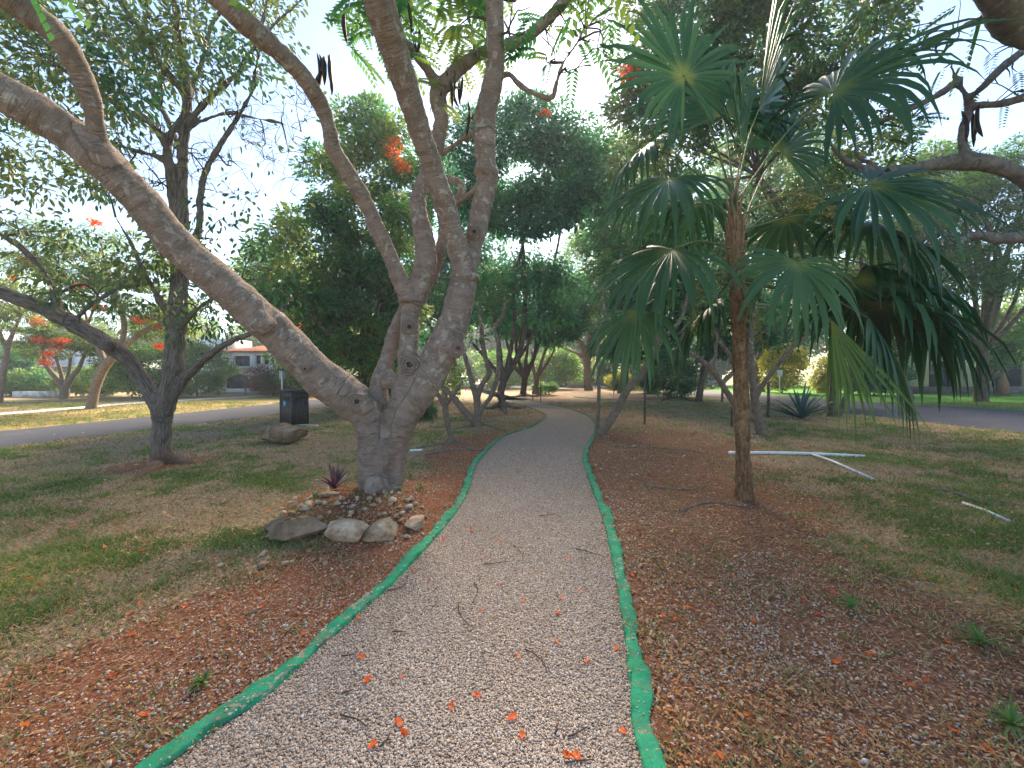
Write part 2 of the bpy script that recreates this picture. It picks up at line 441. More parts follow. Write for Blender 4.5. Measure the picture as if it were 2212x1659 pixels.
def auto_tree(name, label, base, crowns, leafm, barkm, n_cl=160, per=150, spread=0.7, L=0.16, W=0.075, r0=0.25, seed=1,
              fork=0.3, group=None, stems=None, hexa=False, flat=0.75, droop=0.35, cat='tree', blossoms=None, up=0.6, shell=0.45, lean=0.0, tb=0.0, twigr=0.05):
    """base: ground point; crowns: list of (centre xyz, radii xyz); trunk and limbs lead into each crown, then twigs reach each clump"""
    rng = np.random.default_rng(seed); L, W, per = L * 1.4, W * 1.55, per * 1.22
    base = np.asarray(base, float); t = thing(name, label, cat, base, group)
    limbs = []
    cc = np.mean([c[0] for c in crowns], 0)
    if stems is None:
        top = base + (np.array([cc[0] - base[0], cc[1] - base[1], 0])) * 0.35 + [0, 0, max(1.0, (cc[2] - base[2]) * fork)]
        tr = catmull(np.array([[*(base - [0, 0, 0.15]), r0 * 1.35], [*(base + [0, 0, 0.35]), r0 * 1.05], [*(base * 0.5 + top * 0.5 + [*rng.normal(0, r0 * 0.5, 2), 0]), r0 * 0.9], [*top, r0 * 0.8]]), 4)
        limbs.append(tr); starts = [(top, r0 * 0.62)] * len(crowns)
    else:
        limbs += stems; starts = None
    for k, (c, r) in enumerate(crowns):
        c = np.asarray(c, float)
        if starts: s, rs = starts[k]
        else:
            nd = nodes_of(stems); ends = np.array([q[-1] for q in stems]); e = ends[np.argmin(np.linalg.norm(ends[:, :3] - c, axis=1))]; s, rs = e[:3], e[3]
        for j in range(3):
            e = c + unit(rng.normal(0, 1, 3)) * np.asarray(r) * 0.5
            mid = s * 0.5 + e * 0.5 + rng.normal(0, 0.12, 3) * np.linalg.norm(e - s) * 0.6
            limbs.append(catmull(np.array([[*s, rs * rng.uniform(0.6, 0.95)], [*mid, rs * 0.5], [*e, rs * 0.22]]), 4))
    mb = MB()
    for l in limbs: mb.tube(l[:, :3], l[:, 3], 9, cap=True)
    vol = np.array([r[0] * r[2] for _, r in crowns]); vol = vol / vol.sum()
    clumps = np.concatenate([ellipsoid_pts(rng, c, r, max(4, int(n_cl * v)), shell) for (c, r), v in zip(crowns, vol)])
    cen = np.concatenate([np.repeat(np.asarray(c, float)[None], max(4, int(n_cl * v)), 0) for (c, r), v in zip(crowns, vol)])
    clumps[:, 2] = np.maximum(clumps[:, 2], 0.25)
    grow(mb, nodes_of(limbs), clumps, rng, twigr, 0.008)
    mb.build('trunk', barkm, t, True)
    lb = MB()
    for c, k in zip(clumps, cen): clump_leaves(lb, [c], k, rng, per, spread, L, W, hexa, flat, droop, up, tb)
    lb.build('crown', leafm, t)
    if blossoms is not None:
        for bc in blossoms:
            b2 = MB(); bc, br = np.asarray(bc[0], float), bc[1]
            n = int(60 + 500 * br * br); o = unit(rng.normal(0, 1, (n, 3))) * rng.uniform(0.2, 1, n)[:, None] * br * np.array([1.2, 1, 0.6])
            o = o + np.array([0, 0, 0])
            leaf_cloud(b2, bc + o, rng.normal(0, 1, (n, 3)) + [0, 0, 0.3], 0.11, 0.09, rng.uniform(0, 1, n), rng)
            b2.build('blossom', M['blossom'], t)
    return t

# ------------------------------------------------------------------ the winding path (edges read from the photograph, on flat ground)
LEFT_PX = [(355, 1659), (530, 1540), (650, 1440), (760, 1340), (850, 1260), (960, 1140), (1010, 1065), (1032, 1000), (1079, 950), (1104, 937), (1150, 922),
           (1175, 906), (1181, 897), (1173, 891.5), (1141, 879), (1104, 870.5), (1075, 860), (1042, 849), (1015, 842)]
RIGHT_PX = [(1390, 1659), (1365, 1500), (1345, 1350), (1320, 1200), (1295, 1100), (1263, 1010), (1259, 985), (1268, 960), (1283, 933), (1284, 917), (1274, 902), (1250, 890),
            (1214, 879), (1186, 874), (1141, 864), (1097, 855), (1068, 846), (1040, 840)]
eL = np.array([G(*p)[:2] for p in LEFT_PX]); eR = np.array([G(*p)[:2] for p in RIGHT_PX])
eL = np.concatenate([[[-2.2, -2.5], [-1.95, -0.2]], eL]); eR = np.concatenate([[[0.35, -2.5], [0.5, -0.2]], eR])
def resample(p, n):
    p = catmull(p, 10); s = np.concatenate([[0], np.cumsum(np.linalg.norm(np.diff(p, axis=0), axis=1))])
    t = np.linspace(0, s[-1], n); return np.stack([np.interp(t, s, p[:, i]) for i in range(2)], 1)
NP_ = 420
eL = resample(eL, NP_); eR = resample(eR, NP_)
POLY_FULL = np.concatenate([eL, eR[::-1]])
POLY = np.concatenate([eL[::5], eL[-1:], eR[::-5], eR[:1]])
EDGE_PTS = np.concatenate([eL, eR])

def in_poly(x, y, poly):
    x = np.asarray(x); y = np.asarray(y); c = np.zeros(x.shape, bool); n = len(poly); j = n - 1
    for i in range(n):
        xi, yi = poly[i]; xj, yj = poly[j]
        if yi != yj:
            c ^= ((yi > y) != (yj > y)) & (x < (xj - xi) * (y - yi) / (yj - yi) + xi)
        j = i
    return c

def dist_edges(x, y, E=None):
    E = EDGE_PTS[::4] if E is None else E
    x = np.asarray(x, float).ravel(); y = np.asarray(y, float).ravel(); out = np.empty(len(x))
    for s in range(0, len(x), 8000):
        out[s:s + 8000] = np.sqrt(((x[s:s + 8000, None] - E[None, :, 0]) ** 2 + (y[s:s + 8000, None] - E[None, :, 1]) ** 2).min(1))
    return out

TREE_XY = G(822, 1085)[:2]
# roads: centre lines as world points (left, right, far cross road)
ROAD_L_NEAR = np.array([[-14.0, -8.0], [-11.9, 4.0], [-11.1, 8.9], [-10.2, 13.5], [-9.0, 19.5], [-8.2, 27], [-8.0, 40], [-8.5, 52]])
ROAD_L_FAR = np.array([[-18.0, -8.0], [-15.6, 4.0], [-14.6, 11.0], [-13.7, 18], [-12.7, 27], [-12.0, 40], [-12.2, 52], [-12.6, 60]])
ROAD_R_NEAR = np.array([[14.4, -8.0], [14.2, 4.0], [14.0, 11.3], [13.8, 15], [13.9, 20], [14.6, 31], [14.9, 40], [13.5, 50]])
ROAD_R_FAR = np.array([[24.5, -8.0], [24.0, 8.0], [23.0, 18.7], [21.4, 23.4], [20.8, 31], [20.6, 40], [20.8, 52], [21.0, 60]])
rlN, rlF, rrN, rrF = [resample(a, 40) for a in (ROAD_L_NEAR, ROAD_L_FAR, ROAD_R_NEAR, ROAD_R_FAR)]
cross = (np.array([[-8.5, 52.0], [13.5, 50.0]]), np.array([[-12.6, 60.0], [21.0, 60.0]]))
walkA = resample(np.array([[-23.0, 2.0], [-20.2, 16.0], [-20.6, 23.7], [-18.4, 31.0], [-17.5, 44], [-17.8, 60]]), 40)
walkB = walkA + np.array([-1.25, 0.25])
ROAD_POLYS = [np.concatenate([rlN, rlF[::-1]]), np.concatenate([rrN, rrF[::-1]]), np.concatenate([cross[0], cross[1][::-1]]), np.concatenate([walkA, walkB[::-1]])]

def soil_mask(x, y):
    """1 = bare red soil / litter, 0 = turf"""
    x = np.asarray(x, float); y = np.asarray(y, float); sh = x.shape
    d = dist_edges(x, y).reshape(sh)
    xl = np.interp(y, eL[:, 1][::4], eL[:, 0][::4]); left = x < xl + 0.3
    n = fbm(x * 0.9, y * 0.9, 3); n2 = fbm(x * 0.28, y * 0.28, 9)
    wl = 1.05 + 0.9 * sstep(4.5, 1.3, y) + 0.5 * sstep(6, 12, y)
    wr = 2.6 + 1.8 * sstep(3.0, 1.0, y) + 2.0 * sstep(5, 9, y)
    w = np.where(left, wl, wr) * (0.55 + 0.9 * n)
    s = sstep(w * 1.25, w * 0.5, d)
    wood_ = sstep(8.5, 13, y) * sstep(-9, -6, x) * sstep(13.5, 9, x)       # leaf-littered floor under the far trees
    s = np.maximum(s * (1 - 0.45 * wood_), 0.62 * wood_ * sstep(0.40, 0.62, n2 * 0.55 + n * 0.45))
    dt = np.hypot(x - TREE_XY[0], y - TREE_XY[1]); s = np.maximum(s, sstep(1.5, 0.8, dt + 0.5 * (n - 0.5)))
    dp = np.hypot(x - G(1606, 1078)[0], y - G(1606, 1078)[1]); s = np.maximum(s, sstep(1.7, 0.5, dp + 1.2 * (n - 0.5)))
    dt2 = np.hypot(x - G(350, 1003)[0], y - G(350, 1003)[1]); s = np.maximum(s, 0.8 * sstep(1.1, 0.4, dt2 + 0.8 * (n - 0.5)))
    return s

def green_mask(x, y):
    n = fbm(x * 0.8 + 4.2, y * 0.8 + 1.3, 21, 5); m = fbm(x * 3.4, y * 3.4, 33)
    g = 0.9 * sstep(0.38, 0.66, 0.45 * n + 0.55 * m)
    g = g * (1 - 0.85 * soil_mask(x, y))
    lawn = sstep(20.0, 21.4, x) * sstep(10, 14, y)
    g = np.maximum(g, lawn)
    return g

def lawn_mask(x, y):
    return sstep(20.2, 20.9, x - 0.0 * y) * sstep(60, 55, y)

def gz(x, y):
    x = np.asarray(x, float); y = np.asarray(y, float)
    d = dist_edges(x, y).reshape(x.shape); ins = in_poly(x, y, POLY)
    z = 0.05 * (fbm(x * 0.8, y * 0.8, 50) - 0.5) * 1.2 + 0.018 * (fbm(x * 5, y * 5, 51, 3) - 0.5)
    z = z * sstep(0.05, 0.6, d) + 0.012 * sstep(0.0, 0.25, d)
    dt = np.hypot(x - TREE_XY[0], (y - TREE_XY[1] + 0.25)); z = z + 0.15 * sstep(1.35, 0.4, dt) * sstep(0.1, 0.4, d)
    z = np.where(ins, -0.05, z)
    rd = np.zeros(x.shape, bool)
    for p in ROAD_POLYS: rd |= in_poly(x, y, p)
    far = sstep(26, 20, y)
    return np.where(rd, -0.06, z * far)

# ground sheet: fine in front of the camera, coarse out to the horizon
def axis(lo, hi, step, far):
    a = np.arange(lo, hi + step / 2, step); o = []; s = step; p = hi
    while p < far: s = min(s * 1.35, 60); p += s; o.append(p)
    o2 = []; s = step; p = lo
    while p > -far: s = min(s * 1.35, 60); p -= s; o2.append(p)
    return np.concatenate([o2[::-1], a, o])
gx = axis(-22, 24, 0.2, 700); gy = axis(-1.5, 24, 0.17, 700)
X, Y = np.meshgrid(gx, gy)
Z = gz(X, Y)
mb = MB(); nx, ny = len(gx), len(gy)
i = (np.arange(ny - 1)[:, None] * nx + np.arange(nx - 1)[None]).ravel()
mb.add(np.stack([X.ravel(), Y.ravel(), Z.ravel()], 1), np.stack([i, i + 1, i + nx + 1, i + nx], 1))
gme = mb.mesh('ground', None, True)
SO = soil_mask(X, Y).ravel(); GR = green_mask(X, Y).ravel(); LW = lawn_mask(X, Y).ravel()
STRAW = (sstep(-13.0, -14.5, X) * sstep(-21.5, -18, X)).ravel() * 0.8
for nm, ar in (('soil', SO), ('green', GR), ('lawn', LW), ('straw', STRAW)):
    a = gme.attributes.new(nm, 'FLOAT', 'POINT'); a.data.foreach_set('value', ar.astype(np.float32))

t = NT('dry_turf_and_red_soil'); o = t.pos()
n1 = t.noise(o, 3.0, 6, 0.65); n2 = t.noise(o, 38, 5, 0.7); n3 = t.noise(o, 130, 3, 0.6)
litter = t.ramp(n2, [(0.30, (0.09, 0.06, 0.035)), (0.5, (0.31, 0.225, 0.14)), (0.70, (0.60, 0.47, 0.33))])
litter = t.mix(t.math('MULTIPLY', t.step(n1, 0.4, 0.65), 0.4), litter, (0.27, 0.18, 0.11))
soil = t.ramp(n2, [(0.30, (0.075, 0.034, 0.018)), (0.52, (0.235, 0.112, 0.062)), (0.72, (0.44, 0.27, 0.17))])
sxx = t.n('SeparateXYZ'); t.put(sxx.inputs[0], o)
soil = t.mix(t.step(t.math('ADD', sxx.outputs[0], t.math('MULTIPLY', t.noise(o, 0.8, 3), 1.5)), 0.6, 2.2), t.mix(0.6, soil, t.ramp(n2, [(0.30, (0.10, 0.032, 0.013)), (0.52, (0.30, 0.112, 0.05)), (0.72, (0.48, 0.24, 0.13))])), soil)
peb = t.voro(o, 42, 'F1', 'Distance')
pebm = t.math('MULTIPLY', t.math('SUBTRACT', 1.0, t.step(peb, 0.18, 0.30)), t.step(t.noise(o, 5, 3), 0.45, 0.6))
soil = t.mix(t.math('MULTIPLY', pebm, 0.8), soil, (0.50, 0.42, 0.34))
green = t.ramp(n2, [(0.25, (0.035, 0.058, 0.014)), (0.5, (0.095, 0.145, 0.036)), (0.75, (0.20, 0.24, 0.08))])
gj = t.math('ADD', t.attr('green'), t.math('MULTIPLY', t.math('ADD', t.math('MULTIPLY', t.math('SUBTRACT', n3, 0.5), 0.8), t.math('MULTIPLY', t.math('SUBTRACT', t.noise(o, 11, 4, 0.7), 0.5), 1.3)), 1.0))
c = t.mix(t.step(gj, 0.3, 0.8), litter, green)
sj = t.math('ADD', t.attr('soil'), t.math('MULTIPLY', t.math('SUBTRACT', t.noise(o, 7, 5, 0.7), 0.5), 1.0))
c = t.mix(t.step(sj, 0.35, 0.75), c, soil)
straw = t.ramp(n1, [(0.35, (0.13, 0.18, 0.04)), (0.5, (0.36, 0.29, 0.10)), (0.7, (0.42, 0.25, 0.10))])
c = t.mix(t.attr('straw'), c, straw)
c = t.mix(t.attr('lawn'), c, t.ramp(n2, [(0.3, (0.04, 0.15, 0.014)), (0.6, (0.09, 0.27, 0.025)), (0.75, (0.17, 0.36, 0.04))]))
hh = t.math('ADD', n2, t.math('MULTIPLY', n3, 0.6))
gm = t.set(c, 0.95, 0.1, t.bump(hh, 0.9, 0.025))
gme.materials.append(gm)
ground = bpy.data.objects.new('ground', gme); col.objects.link(ground)
tag(ground, 'red soil and patchy dry turf of the park', 'ground', kind='structure')

def strip(name, A, B, z, mat, label, cat, parent=None):
    m = MB(); n = len(A)
    v = np.concatenate([np.column_stack([A, np.full(n, z)]), np.column_stack([B, np.full(n, z)])])
    k = np.arange(n - 1); m.add(v, np.stack([k, k + n, k + n + 1, k + 1], 1))
    o = m.build(name, mat, parent)
    me = o.data
    if me.polygons[0].normal.z < 0: me.flip_normals()
    if label: tag(o, label, cat, kind='structure')
    return o

t = NT('pale_limestone_gravel'); o = t.pos()
cellc = t.voro(o, 95, 'F1', 'Color'); e = t.voro(o, 95, 'F1', 'Distance')
sep = t.n('SeparateColor'); t.put(sep.inputs[0], cellc)
c = t.ramp(sep.outputs[0], [(0.0, (0.31, 0.215, 0.145)), (0.4, (0.46, 0.355, 0.265)), (0.8, (0.58, 0.475, 0.375)), (1.0, (0.66, 0.575, 0.475))])
c = t.mix(t.step(e, 0.42, 0.75), c, (0.10, 0.07, 0.05))
dirt = t.step(t.noise(o, 1.6, 5, 0.65), 0.5, 0.75)
c = t.mix(t.math('MULTIPLY', dirt, 0.35), c, (0.24, 0.155, 0.10))
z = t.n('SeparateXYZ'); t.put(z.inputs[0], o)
c = t.mix(t.math('MULTIPLY', t.step(z.outputs[1], 10.0, 18.0), 0.45), c, (0.24, 0.16, 0.10))   # gravel turns browner further along the path
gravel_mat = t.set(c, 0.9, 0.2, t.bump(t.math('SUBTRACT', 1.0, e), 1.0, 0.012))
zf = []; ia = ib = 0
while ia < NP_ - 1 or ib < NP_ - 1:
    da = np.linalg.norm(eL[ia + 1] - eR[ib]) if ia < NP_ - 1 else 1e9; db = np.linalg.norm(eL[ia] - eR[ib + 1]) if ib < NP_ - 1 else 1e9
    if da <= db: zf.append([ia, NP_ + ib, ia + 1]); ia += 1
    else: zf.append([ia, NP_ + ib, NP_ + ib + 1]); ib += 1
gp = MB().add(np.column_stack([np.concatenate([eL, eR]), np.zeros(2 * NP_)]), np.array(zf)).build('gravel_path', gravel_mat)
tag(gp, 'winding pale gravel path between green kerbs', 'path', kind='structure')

t = NT('asphalt'); o = t.pos()
c = t.ramp(t.noise(o, 60, 4, 0.7), [(0.3, (0.034, 0.038, 0.050)), (0.7, (0.062, 0.068, 0.084))])
c = t.mix(t.math('MULTIPLY', t.step(t.noise(o, 0.7, 4), 0.45, 0.7), 0.4), c, (0.10, 0.095, 0.095))
asph = t.set(c, 0.9, 0.15, t.bump(t.noise(o, 160, 2), 0.3, 0.004))
conc = simple('pale_concrete', (0.50, 0.47, 0.43), 0.9, 0.2, 0.15, 2.0)
strip('asphalt_road', rlN, rlF, 0.006, asph, 'grey asphalt road along the left edge of the park', 'road')
strip('asphalt_road', rrF, rrN, 0.006, asph, 'wide grey asphalt road on the right beside the green lawn', 'road')
strip('asphalt_road', cross[0], cross[1], 0.010, asph, 'far cross road behind the trees', 'road')
strip('sidewalk', walkA, walkB, 0.02, conc, 'thin pale concrete sidewalk on the far left verge', 'path')

# kerbs: hand-laid mortar edging, painted green, chipped
t = NT('chipped_green_kerb_paint'); o = t.pos()
ng = t.noise(o, 9, 4, 0.6)
green = t.ramp(ng, [(0.3, (0.022, 0.20, 0.10)), (0.7, (0.035, 0.33, 0.165))])
chip = t.noise(o, 24, 5, 0.7); reg = t.noise(o, 1.3, 3)
cm = t.step(t.math('ADD', chip, t.math('MULTIPLY', reg, 0.6)), 0.87, 0.93)
c = t.mix(cm, green, t.ramp(t.noise(o, 60, 3), [(0.3, (0.24, 0.22, 0.15)), (0.7, (0.46, 0.42, 0.33))]))
z = t.n('SeparateXYZ'); t.put(z.inputs[0], o)
far_olive = t.math('MULTIPLY', t.step(z.outputs[1], 6.5, 13.0), t.step(t.noise(o, 4, 4), 0.3, 0.6))  # patchy olive-brown tone that grows further along the kerb
c = t.mix(t.math('MULTIPLY', far_olive, 0.8), c, (0.13, 0.12, 0.06))
c = t.mix(t.math('MULTIPLY', t.step(t.noise(o, 6, 5, 0.7), 0.48, 0.72), 0.55), c, (0.16, 0.13, 0.075))
kerb_mat = t.set(c, 0.85, 0.15, t.bump(t.math('ADD', t.noise(o, 45, 4), t.math('MULTIPLY', cm, -0.4)), 0.5, 0.012))
def kerb(E, side, label):
    n = len(E); tan = unit(np.gradient(E, axis=0)); nor = np.stack([-tan[:, 1], tan[:, 0]], 1) * side
    s = np.concatenate([[0], np.cumsum(np.linalg.norm(np.diff(E, axis=0), axis=1))])
    S = np.linspace(0, s[-1], 2200); E = np.stack([np.interp(S, s, E[:, i]) for i in range(2)], 1); nor = unit(np.stack([np.interp(S, s, nor[:, i]) for i in range(2)], 1))
    wob = (fbm(S * 1.6, S * 0, 5) - 0.5) * 0.02; w = 0.088 + (fbm(S * 5.0, S * 0 + 7, 6) - 0.5) * 0.07; h = 0.030 + (fbm(S * 2.6, S * 0 + 3, 8) - 0.5) * 0.026
    for sj in np.arange(0.7, S[-1], 1.15): h = h * (1 - 0.45 * np.exp(-((S - sj - 0.3 * math.sin(sj * 7)) / 0.02) ** 2))
    prof = [(-0.06, -0.3), (0.0, 0.85), (0.05, 0.96), (0.5, 1.0), (0.95, 0.95), (1.0, 0.82), (1.06, -0.9)]
    rows = []
    for k, (a, b) in enumerate(prof):
        off = wob + a * w + (fbm(S * 14, S * 0 + k * 5, 40 + k) - 0.5) * 0.024
        zz = h * b + (fbm(S * 15, S * 0 + k * 3, 60 + k) - 0.5) * 0.010
        rows.append(np.column_stack([E + nor * off[:, None], zz]))
    v = np.stack(rows, 1).reshape(-1, 3); m = len(prof); q = np.arange(len(S) - 1)[:, None] * m + np.arange(m - 1)[None]; q = q.ravel()
    f = np.stack([q, q + 1, q + m + 1, q + m], 1)
    if side > 0: f = f[:, ::-1]
    mbk = MB().add(v, f); o = mbk.build('path_kerb', kerb_mat, None, False)
    tag(o, label, 'kerb', kind='structure')
kerb(eL, 1, 'chipped green painted kerb along the left side of the gravel path')
kerb(eR, -1, 'chipped green painted kerb along the right side of the gravel path')

# ------------------------------------------------------------------ ground cover: gravel stones, grass, leaf litter (uncountable)
def stones(name, XY, Zb, size, tint, mat, label, cat):
    n = len(XY); rng = np.random.default_rng(5)
    base = np.array([[1, 0, 0], [0, 1, 0], [-1, 0, 0], [0, -1, 0], [0, 0, 0.8], [0, 0, -0.8]], float)
    s = size[:, None] * rng.uniform(0.6, 1.15, (n, 3)); a = rng.uniform(0, 6.28, n)
    v = base[None] * s[:, None] * (1 + rng.uniform(-0.25, 0.25, (n, 6, 1)))
    tilt = rng.normal(0, 0.35, n); ct, st = np.cos(tilt)[:, None], np.sin(tilt)[:, None]
    x, y, zz = v[..., 0], v[..., 1], v[..., 2]
    y, zz = y * ct - zz * st, y * st + zz * ct
    ca, sa = np.cos(a)[:, None], np.sin(a)[:, None]
    v = np.stack([x * ca - y * sa, x * sa + y * ca, zz], -1) + np.column_stack([XY, Zb])[:, None]
    f = np.array([[0, 1, 4], [1, 2, 4], [2, 3, 4], [3, 0, 4], [1, 0, 5], [2, 1, 5], [3, 2, 5], [0, 3, 5]])
    f = (np.arange(n)[:, None, None] * 6 + f[None]).reshape(-1, 3)
    o = MB().add(v.reshape(-1, 3), f, tint=np.repeat(tint, 8)).build(name, mat, None, True)
    return tag(o, label, cat, kind='stuff')

t = NT('loose_gravel_stone')
c = t.ramp(t.attr('tint'), [(0.0, (0.31, 0.215, 0.145)), (0.3, (0.46, 0.355, 0.265)), (0.75, (0.58, 0.475, 0.375)), (1.0, (0.72, 0.635, 0.535))])
stone_mat = t.set(c, 0.85, 0.25)
rng = np.random.default_rng(11)
def scatter_view(n, y0, y1, rng, wide=1.30, power=1.0):
    u = rng.uniform(0, 1, n) ** power; y = y0 * (y1 / y0) ** u; x = rng.uniform(-1, 1, n) * wide * (y + 0.2)
    return x, y
x, y = scatter_view(420000, 1.35, 9.0, rng, 0.9, 1.0)
k = in_poly(x, y, POLY) & (dist_edges(x, y, EDGE_PTS[::2]) > 0.0); x, y = x[k], y[k]
keep = rng.uniform(0, 1, len(x)) < np.clip(2.2 / y, 0.0, 1); x, y = x[keep][:48000], y[keep][:48000]
sz = 0.0064 * rng.lognormal(0, 0.25, len(x)) * (0.9 + 0.06 * y)
stones('gravel', np.column_stack([x, y]), np.full(len(x), 0.002), sz, np.clip(rng.normal(0.5, 0.25, len(x)) + 0.7 * (fbm(x * 0.9, y * 0.5, 15) - 0.5), 0, 1), stone_mat, 'pale limestone chips covering the path', 'gravel')
# gravel spilled onto the kerbs and the soil to the right
x, y = scatter_view(190000, 1.35, 9.0, rng, 1.2)
d = dist_edges(x, y); ins = in_poly(x, y, POLY); right = x > np.interp(y, eR[:, 1][::4], eR[:, 0][::4])
dens = np.where(right, 0.55 * sstep(1.9, 0.15, d) * sstep(0.44, 0.64, fbm(x * 1.7, y * 1.7, 71)) + 0.10 * sstep(3, 0.2, d), 0.38 * sstep(1.6, 0.1, d) * (0.3 + fbm(x * 1.3, y * 1.3, 72)) + 0.02)
onk = (d < 0.12) & ~ins; dens = np.where(onk, 0.16 + 0.5 * sstep(0.04, 0.0, d), dens)
k = (~ins) & (rng.uniform(0, 1, len(x)) < dens * 0.8); x, y, d, onk = x[k], y[k], d[k], onk[k]
zz = np.where(onk, 0.031, gz(x, y) + 0.003)
stones('spilled_gravel', np.column_stack([x, y]), zz, 0.0062 * rng.lognormal(0, 0.35, len(x)) * (0.9 + 0.05 * y), np.clip(rng.normal(0.6, 0.25, len(x)), 0, 1), stone_mat, 'pale chips spilled over the kerbs and bare soil', 'gravel')

def roadmask(x, y):
    r = in_poly(x, y, POLY)
    for p in ROAD_POLYS: r |= in_poly(x, y, p)
    return r
# grass blades
x, y = scatter_view(640000, 1.4, 24.0, rng, 1.32)
gmk = np.clip(green_mask(x, y), 0, 1); d = dist_edges(x, y)
k = (~roadmask(x, y)) & (d > 0.13) & (rng.uniform(0, 1, len(x)) < 0.16 * (1 - soil_mask(x, y)) + 0.01 + 0.84 * gmk * np.clip(fbm(x * 6, y * 6, 77, 3) * 2.6 - 0.55, 0, 1))
x, y, gmk = x[k], y[k], gmk[k]; n = len(x); zz = gz(x, y)
hgt = (0.022 + 0.028 * rng.uniform(0, 1, n)) * (1 + 0.05 * y); a = rng.uniform(0, 6.28, n); wdt = 0.0035 * (1 + 0.16 * y)
lean = rng.normal(0, 0.9, (n, 2)) * hgt[:, None]
dx = np.stack([np.cos(a), np.sin(a)], 1) * wdt[:, None]
B = np.column_stack([x, y])
v = np.stack([np.column_stack([B - dx, zz - 0.004]), np.column_stack([B + dx, zz - 0.004]), np.column_stack([B + lean, zz + hgt])], 1).reshape(-1, 3)
ti = np.clip(rng.normal(0.55, 0.22, n) - 0.6 * (rng.uniform(0, 1, n) > 0.35 + 0.75 * gmk), 0, 1)
grass_mat = leaf_mat('short_turf_blade', [(0.0, (0.42, 0.32, 0.19)), (0.25, (0.30, 0.23, 0.12)), (0.4, (0.07, 0.125, 0.03)), (0.8, (0.11, 0.19, 0.042)), (1.0, (0.19, 0.28, 0.07))], 0.25, 0.7, 0.15)
o = MB().add(v, np.arange(n * 3).reshape(n, 3), tint=ti).build('grass', grass_mat)
tag(o, 'short patchy turf, part green and part dried to straw', 'grass', kind='stuff')
# dry leaf litter
x, y = scatter_view(180000, 1.35, 22.0, rng, 1.32)
d = dist_edges(x, y); ins = in_poly(x, y, POLY)
dens = 0.35 + 0.65 * np.clip(fbm(x * 2.1, y * 2.1, 91, 4) * 2.4 - 0.7, 0, 1); dens = np.where(ins, 0.045 * (0.4 + 1.2 * sstep(0.45, 0.1, d)), dens * sstep(0.05, 0.2, d))
for p in ROAD_POLYS: dens = np.where(in_poly(x, y, p), 0.01, dens)
right = x > np.interp(y, eR[:, 1][::4], eR[:, 0][::4])
dens = dens * np.where(right, 1.0, 0.75) * (1 - np.where(right, 0.3, 0.6) * soil_mask(x, y))
k = rng.uniform(0, 1, len(x)) < dens; x, y, ins = x[k], y[k], ins[k]; n = len(x)
zz = np.where(ins, 0.008, gz(x, y) + 0.006) + rng.uniform(0, 0.012, n); a = rng.uniform(0, 6.28, n)
zz = np.where(roadmask(x, y) & ~ins, 0.016, zz)
D = np.column_stack([np.cos(a), np.sin(a), rng.normal(0, 0.22, n)])
Ls = 0.0145 * rng.lognormal(0, 0.5, n) * (1 + 0.16 * y); Ls = np.minimum(np.clip(Ls, 0.008, 0.12), 0.016 + 0.011 * y); Ls = np.where(ins, Ls * 0.6, Ls)
lit = MB(); leaf_cloud(lit, np.column_stack([x, y, zz]), D, Ls, Ls * rng.uniform(0.22, 0.55, n), rng.uniform(0, 1, n), rng, fold=0.25, hexa=False, up=0.85)
litter_mat = leaf_mat('dry_fallen_leaf', [(0.0, (0.16, 0.065, 0.03)), (0.35, (0.33, 0.16, 0.08)), (0.65, (0.42, 0.27, 0.155)), (0.9, (0.58, 0.46, 0.32)), (1.0, (0.50, 0.24, 0.05))], 0.15, 0.75, 0.2)
o = lit.build('leaf_litter', litter_mat)
tag(o, 'small dry brown leaves strewn over the soil', 'leaf litter', kind='stuff')

# ------------------------------------------------------------------ the big many-limbed tree beside the path
def seed_pods(parent, spots, rng, L=0.36):
    for p in spots:
        m = MB(); p = np.asarray(p, float); a = rng.uniform(0, 6.28); l = L * rng.uniform(0.75, 1.2); cv = rng.uniform(-0.06, 0.06)
        s = np.linspace(0, 1, 7)
        q = p + np.stack([np.cos(a) * (cv * np.sin(s * 3.1) + 0.05 * s), np.sin(a) * (cv * np.sin(s * 3.1) + 0.05 * s), -s * l], 1)
        r = 0.033 * np.array([0.25, 0.75, 1, 1.0, 1, 0.8, 0.2]); m.tube(q, r, 7, flat=0.6)
        m.build('seed_pod', M['pod'], parent, True)

def feathers(mb, C, D, rng, L=0.36, pairs=9):
    """bipinnate flame-tree leaves: a drooping midrib with rows of narrow pinnae"""
    for c, d in zip(C, unit(D)):
        l = L * rng.uniform(0.7, 1.2); s = np.linspace(0.12, 1, pairs)
        pts = c + d * (s * l)[:, None] + np.array([0, 0, -1.0]) * (0.35 * l * s ** 2)[:, None]
        side = unit(np.cross(d, [0, 0, 1.0]) + 1e-5)
        tl = 0.30 * l * (1 - 0.55 * np.abs(s - 0.35))
        for sg in (-1, 1):
            dd = side * sg + d * 0.55 + np.array([0, 0, -0.25])
            leaf_cloud(mb, pts, np.repeat(dd[None], pairs, 0), tl, 0.085 * l + 0.012, np.clip(rng.normal(0.4, 0.2) + rng.normal(0, 0.06, pairs), 0, 1), rng, fold=0.1, up=0.95)

